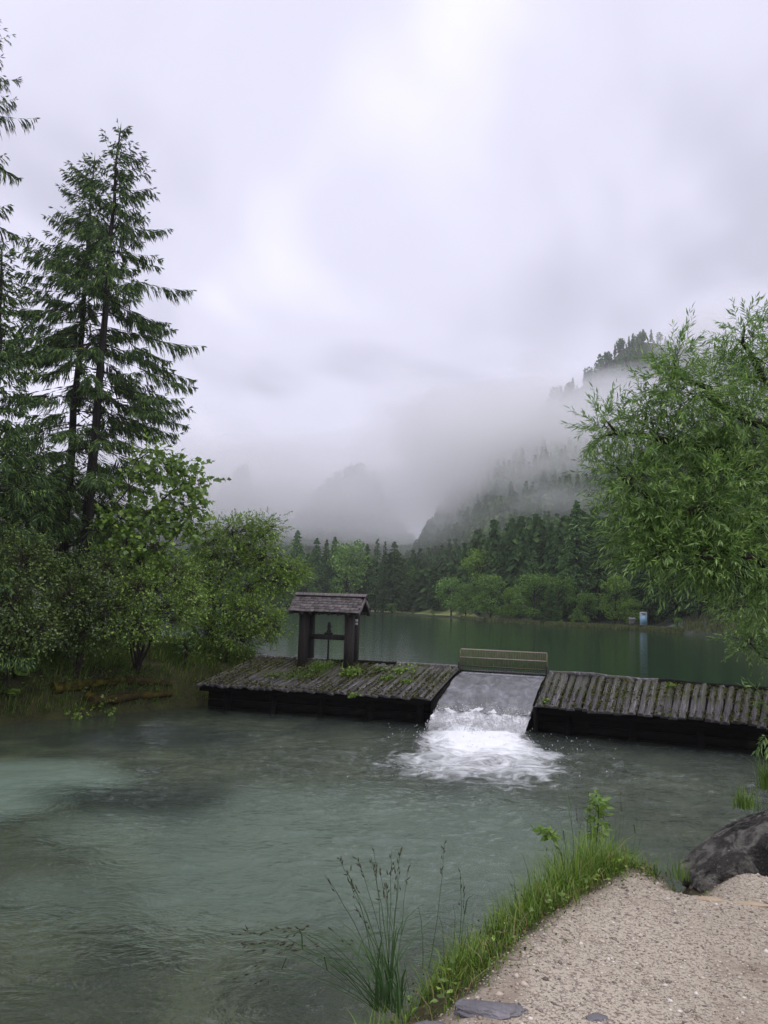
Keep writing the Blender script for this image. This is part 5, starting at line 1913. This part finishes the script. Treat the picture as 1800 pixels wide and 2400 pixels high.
for k, (px, py, rx_, ry_, lb) in enumerate(((1665, 2108, 0.07, 0.035, 'tan flat stone sunk in the path near the boulder, left one'), (1760, 2115, 0.12, 0.035, 'tan flat stone sunk in the path in front of the boulder, right one'))):
    p = atz(px, py, PATH)
    z = float(bank_height(np.array([p[:2]]))[0])
    stone('stone', lb, (p[0], p[1], z - 0.002), (rx_, ry_, 0.012), 30 + k, 'tan', 4, 0.3, cat='stone', rotz=-0.15)

rg = np.random.default_rng(501)
n = 60000
x, y = rg.uniform(-0.4, 3.6, n), rg.uniform(2.4, 6.0, n)
P2 = np.c_[x, y]
dd_ = np.where(in_poly(P2, PATHPOLY), 1, -1) * poly_dist(P2, PATHPOLY, True)[0]
keep = (dd_ > rg.normal(-0.02, 0.06, n)) & (dd_ > -0.12) & (np.abs(x / np.maximum(y, .1)) < 0.62) & in_poly(P2, LAND)
P2 = P2[keep][:34000]
n = len(P2)
z = bank_height(P2)
r_ = np.minimum(0.0018 + rg.exponential(0.0016, n) + (rg.uniform(0, 1, n) < 0.03) * rg.uniform(0.003, 0.011, n), 0.018)
OCT = np.array([[1, 0, 0], [-1, 0, 0], [0, 1, 0], [0, -1, 0], [0, 0, 1], [0, 0, -1.0]])
OF = np.array([[0, 2, 4], [2, 1, 4], [1, 3, 4], [3, 0, 4], [2, 0, 5], [1, 2, 5], [3, 1, 5], [0, 3, 5]])
a = rg.uniform(0, 6.28, n)
sc = np.c_[r_ * rg.uniform(0.9, 1.7, n), r_ * rg.uniform(0.7, 1.2, n), r_ * rg.uniform(0.4, 0.8, n)]
V = OCT[None] * sc[:, None] * (1 + 0.25 * rg.standard_normal((n, 6, 1)))
ca, sa = np.cos(a)[:, None], np.sin(a)[:, None]
V = np.stack([V[..., 0] * ca - V[..., 1] * sa, V[..., 0] * sa + V[..., 1] * ca, V[..., 2]], -1) + np.c_[P2, z + 0.001][:, None]
F = (np.arange(n)[:, None, None] * 6 + OF[None]).reshape(-1, 3)
gm = leaf_mat('pebbles', [(0, (0.12, 0.1, 0.085)), (0.25, (0.3, 0.245, 0.19)), (0.6, (0.48, 0.405, 0.325)), (0.85, (0.57, 0.49, 0.40)), (1.0, (0.72, 0.67, 0.6))], 0.0, 0.03)
obj('pebbles', mesh_np('pebbles', V.reshape(-1, 3), F), gm, kind='stuff')

# ------------------------------------------------------------------ foreground: grass on the brink
rg = np.random.default_rng(510)
n = 90000
x, y = rg.uniform(-1.6, 3.4, n), rg.uniform(2.3, 7.0, n)
P2 = np.c_[x, y]
dp = np.where(in_poly(P2, PATHPOLY), 1, -1) * poly_dist(P2, PATHPOLY, True)[0]
dl = np.where(in_poly(P2, LAND), 1, -1) * poly_dist(P2, LAND, True)[0]
clump = fbm(P2 * 5, 95, 3)
dpath = dp + 0.10 * (clump - 0.5)
keep = (dpath < rg.normal(0.0, 0.03, n) + (rg.uniform(0, 1, n) < 0.12) * rg.exponential(0.07, n)) & (dl > -0.10) & (clump > rg.uniform(0.25, 0.55, n)) & (dl < 0.6) & (x < 1.9)
P2, dp, dl, clump = P2[keep], dp[keep], dl[keep], clump[keep]
n = min(len(P2), 17000)
P2, dp, dl, clump = P2[:n], dp[:n], dl[:n], clump[:n]
z = bank_height(P2)
inner = sstep(0.0, 0.2, -dp)
hump = np.exp(-((P2[:, 0] - 1.35) / 0.4) ** 2) * 0.9
L_ = (0.045 + 0.10 * inner + 0.17 * hump * inner) * rg.uniform(0.6, 1.35, n) * (0.6 + 0.9 * clump)
obj('grass', Geo().add(*blades(np.c_[P2, z - 0.01], unit(rg.normal(0, 1, (n, 2))), rg.uniform(0.15, 0.9, n), L_, rg.uniform(0.0016, 0.0034, n))), M['grass'], kind='stuff')
k_ = rg.integers(0, n, 1500)
k_ = k_[fbm(P2[k_] * 4, 99, 3) > 0.5]
m_n = len(k_)
B_ = np.c_[P2[k_], z[k_] + rg.uniform(0.01, 0.09, m_n)]
obj('grass_weeds', Geo().add(*leaves(B_, unit(rg.normal(0, 1, (m_n, 3)) * [1, 1, 0.5]), unit(rg.normal(0, 0.5, (m_n, 3)) + [0, 0, 1]), rg.uniform(0.02, 0.045, m_n), rg.uniform(0.006, 0.013, m_n))), M['bush'], kind='stuff')
k_ = rg.integers(0, n, 420)
obj('dead_grass', Geo().add(*blades(np.c_[P2[k_], z[k_] - 0.01], unit(rg.normal(0, 1, (420, 2))), rg.uniform(0.2, 1.3, 420), rg.uniform(0.06, 0.24, 420), rg.uniform(0.0012, 0.0024, 420))),
    leaf_mat('dead_grass', [(0, (0.1, 0.075, 0.035)), (1, (0.3, 0.24, 0.13))], 0.2, 0), kind='stuff')
# dry litter and clover at the seam between grass and gravel
n = 5000
k_ = rg.integers(0, len(P2), n)
B_ = np.c_[P2[k_] + rg.normal(0, 0.05, (n, 2)), z[k_] + rg.uniform(0.004, 0.03, n)]
obj('ground_litter', Geo().add(*leaves(B_, unit(rg.normal(0, 1, (n, 3)) * [1, 1, 0.4]), unit(rg.normal(0, 0.6, (n, 3)) + [0, 0, 1]), rg.uniform(0.01, 0.022, n), rg.uniform(0.003, 0.008, n))),
    leaf_mat('litter', [(0, (0.03, 0.045, 0.015)), (0.5, (0.06, 0.1, 0.02)), (0.75, (0.12, 0.08, 0.03)), (1, (0.3, 0.24, 0.14))], 0.2, 0), kind='stuff')
for k, (px, py, n, h_, lb) in enumerate(((1745, 1895, 130, 0.20, 'grass tuft behind the left shoulder of the boulder'), (1800, 1850, 150, 0.34, 'taller grass tuft behind the boulder at the right edge'), (1590, 2060, 40, 0.16, 'thin grass in the gap between the path and the boulder'))):
    p = atz(px, py, PATH - 0.06)
    t = thing('grass_tuft', lb, 'grass', tuple(p))
    o_ = rg.normal(0, 0.05 if k < 2 else 0.03, (n, 2))
    obj('blades', Geo().add(*blades(np.c_[o_, np.zeros(n)], rg.normal(0, 1, (n, 2)), rg.uniform(0.1, 0.7, n), h_ * rg.uniform(0.5, 1.2, n), 0.0028)), M['grass'], t, kind='stuff')


# ------------------------------------------------------------------ foreground: tall grass with seed heads
def stalk(t, base, tip, bend, rg, head=True, r=0.0019, leafy=0.5):
    o0 = np.array(t.location)
    C = curve(base, tip, bend, 9, 0.002, rg) - o0
    st_ = obj('stalk', add_tube(Geo(), C, np.linspace(r, r * 0.45, 9), 4), M['stalk'], t)
    if head:
        n = int(rg.integers(4, 9))
        d_ = unit(C[-1] - C[-2])
        s = np.sort(rg.uniform(0.0, 0.13, n))
        A = C[-1] - d_ * s[:, None]
        A = A + rg.normal(0, 0.004, A.shape) * (s[:, None] / 0.05)
        B_ = A + unit(d_ + rg.normal(0, 0.35, (n, 3))) * rg.uniform(0.018, 0.034, n)[:, None]
        obj('seed_head', Geo().add(*spindles(A, B_, 0.0036)), M['seed'], st_)
    if rg.uniform() < leafy:
        k = int(rg.integers(2, 6))
        d_ = unit(np.array([rg.normal(0, 1), rg.normal(0, 0.6), 0]))
        ln = rg.uniform(0.12, 0.24)
        obj('leaf_blade', Geo().add(*blades(C[k:k + 1], d_[None, :2], np.array([rg.uniform(0.6, 1.5)]), ln, 0.0032)), M['stalk'], st_)


rg = np.random.default_rng(600)
b0 = atz(915, 2362, 1.74)
ta = thing('tall_grass', 'tall seeding grass clump leaning over the water at the bottom', 'grass', tuple(b0))
TIPS = [(795, 2011), (812, 2035), (876, 1990), (917, 1992), (939, 1990), (937, 2035), (869, 2007), (838, 2013), (762, 2052), (816, 2049), (956, 2038), (772, 2176), (890, 2040), (905, 2070), (830, 2120)]
LOWT = [(548, 2190), (570, 2215), (614, 2186), (654, 2176), (670, 2195), (692, 2230), (538, 2292), (602, 2300), (616, 2226), (640, 2240)]
for (px, py) in TIPS:
    bb = b0 + np.array([rg.normal(0, 0.03), rg.normal(0, 0.03), 0])
    stalk(ta, bb, aty(px, py, b0[1] + rg.normal(0.0, 0.08)), np.array([(px - 915) / 1800 * -0.25, 0, 0.02]), rg, leafy=0.7)
for (px, py) in LOWT:
    bb = b0 + np.array([rg.normal(-0.03, 0.025), rg.normal(-0.03, 0.03), 0])
    stalk(ta, bb, aty(px, py, b0[1] - 0.05 + rg.normal(0.0, 0.06)), np.array([-0.02, 0, rg.uniform(0.07, 0.12)]), rg, leafy=0.6)
n = 46
B_ = rg.normal(0, 0.04, (n, 3)) * [1, 1, 0]
for k in range(n):
    az = rg.normal(math.pi, 1.3)
    obj('leaf_blade', Geo().add(*blades(B_[k:k + 1], np.array([[math.cos(az), math.sin(az)]]), np.array([rg.uniform(0.2, 1.2)]), rg.uniform(0.2, 0.55), rg.uniform(0.003, 0.0052))), M['stalk'], ta)
b1 = atz(1055, 2245, 1.76)
tb_ = thing('tall_grass', 'sparse upright grass stalks on the brink right of the tall clump', 'grass', tuple(b1))
for (px, py, bx) in ((1042, 1975, 1005), (981, 2125, 990), (1078, 2040, 1075), (1085, 2060, 1080), (1030, 2150, 1040), (1062, 2120, 1060), (1110, 2140, 1090)):
    bb = atz(bx, 2270 if bx < 1050 else 2225, 1.76)
    stalk(tb_, bb, aty(px, py, bb[1] + 0.03), np.array([0.01, 0, 0]), rg, head=py < 2100, leafy=0.3)
b2 = atz(1395, 2005, 1.84)
tc_ = thing('tall_grass', 'thin tall grass stalks around the leafy saplings on the brink', 'grass', tuple(b2))
for (px, py, bx) in ((1327, 1830, 1345), (1322, 1850, 1350), (1370, 1800, 1375), (1378, 1860, 1382), (1455, 1862, 1445), (1465, 1868, 1448), (1438, 1895, 1440), (1492, 1900, 1480), (1505, 1925, 1490), (1312, 1925, 1330), (1290, 1950, 1310), (1350, 1900, 1360), (1430, 1930, 1425), (1222, 2000, 1240), (1195, 2040, 1205), (1187, 2055, 1200), (1280, 1990, 1290)):
    bb = atz(bx, 2010 + (1400 - bx) * 0.42 if bx < 1400 else 2005, 1.82)
    stalk(tc_, bb, aty(px, py, bb[1] + 0.05), np.array([0.012, 0, 0]), rg, head=rg.uniform() < 0.4, r=0.0017, leafy=0.35)

# saplings with separate leaves
SLV = np.array([[0, 0, 0], [0.22, 0.3, 0.06], [0.2, 0.65, 0.05], [0, 1, -0.06], [-0.2, 0.65, 0.05], [-0.22, 0.3, 0.06], [0, 0.5, -0.02]])
SLF = np.array([[0, 1, 6], [1, 2, 6], [2, 3, 6], [3, 4, 6], [4, 5, 6], [5, 0, 6]])
SLM = []
for k, mt_ in enumerate(('bush', 'maple')):
    me_ = mesh_np('leaf', SLV, SLF)
    me_.materials.append(M[mt_])
    SLM.append(me_)
for k, (bp_, tp_, nl, wr, lb) in enumerate((((1392, 2010), (1398, 1862), 120, 0.055, 'upright leafy sapling standing in the grass on the brink'), ((1318, 2020), (1258, 1948), 56, 0.04, 'small leafy sapling leaning left over the water'))):
    a0 = atz(bp_[0], bp_[1], 1.82)
    a1 = aty(tp_[0], tp_[1], a0[1] + 0.02)
    t = thing('sapling', lb, 'sapling', tuple(a0))
    C = curve(np.zeros(3), a1 - a0, np.array([0.02, 0, 0.015 if k == 0 else 0.05]), 9, 0.003, rg)
    obj('stem', add_tube(Geo(), C, np.linspace(0.005, 0.0018, 9), 5), M['twig'], t)
    for j in range(nl):
        s = 0.22 + 0.78 * (j + rg.uniform(0, 1)) / nl if k == 0 else 0.45 + 0.55 * (j + rg.uniform(0, 1)) / nl
        p = np.array([np.interp(s, np.linspace(0, 1, 9), C[:, i]) for i in range(3)])
        az = j * 2.4 + rg.normal(0, 0.3)
        lf = obj('leaf', SLM[1 if s > 0.82 else 0], None, t)
        off = wr * rg.uniform(0, 0.9) * (1.15 - abs(s - 0.55))
        lf.location = p + np.array([math.cos(az), math.sin(az), 0.2]) * off
        sc_ = rg.uniform(0.045, 0.07) * (0.8 if s > 0.9 else 1)
        lf.scale = (sc_, sc_, sc_)
        lf.rotation_euler = (rg.uniform(-1.0, 1.0), rg.normal(0, 0.6), az - math.pi / 2)

# ------------------------------------------------------------------ low cloud drifting on the hillsides
MV, MF = ico(4)


def mist(px, py, depth, rpx, rpy, rdepth, od, seed, label_=None):
    """lumpy puff of cloud: three nested shells of thin even mist, so that its rim is soft"""
    c = aty(px, py, depth)
    rad = np.array([rpx / 1800 * depth, rdepth, rpy / 1800 * depth])
    for k, sc in enumerate((1.0, 0.8, 0.58, 0.36)):
        n = fbm(MV * 1.5 + seed * 7.7 + k * 0.9, seed + 70 + k, 4) - 0.5
        V = MV * (sc * (1 + 1.15 * n))[:, None] * rad
        dens = 0.7 * od / (2 * rdepth * 2.6)
        obj('low_cloud', mesh_np('low_cloud', V, MF, True), volume_mat('low_cloud_mist', dens, (0.999, 0.998, 1.0), 0.6), kind='stuff', loc=tuple(c))


for a in (
    # over the valley in the middle, hiding the far hills
    (740, 1170, 560, 560, 85, 190, 3.8, 1), (420, 1150, 560, 420, 105, 190, 3.2, 2), (940, 1150, 480, 170, 110, 170, 3.0, 3),
    (690, 1225, 480, 330, 40, 150, 2.4, 4), (700, 1060, 600, 420, 60, 120, 0.8, 5), (960, 1010, 420, 130, 120, 90, 1.2, 18),
    # the bank that cuts the high peak off from the spur
    (1330, 1000, 238, 400, 88, 50, 4.2, 6), (1120, 1030, 245, 180, 105, 45, 4.0, 7), (1620, 1000, 230, 320, 110, 45, 4.2, 8),
    (1480, 965, 420, 280, 48, 40, 2.4, 9), (1420, 900, 500, 90, 30, 30, 0.9, 19),
    # wisps on the spur
    (1190, 1110, 205, 130, 55, 25, 1.7, 10), (1370, 1085, 195, 170, 55, 25, 1.7, 11), (1300, 1170, 172, 120, 40, 16, 0.6, 20), (1100, 1170, 230, 90, 40, 25, 0.8, 21), (1045, 1125, 235, 105, 115, 32, 4.2, 12),
    # thin veil that parts the front row of trees from the hillside
    (1330, 1235, 185, 560, 120, 40, 0.75, 16), (960, 1250, 225, 260, 60, 30, 0.5, 17),
    # cloud that takes the summit
    (1680, 800, 520, 160, 90, 60, 3.0, 13), (1250, 850, 480, 90, 60, 40, 0.5, 14),
):
    mist(*a)
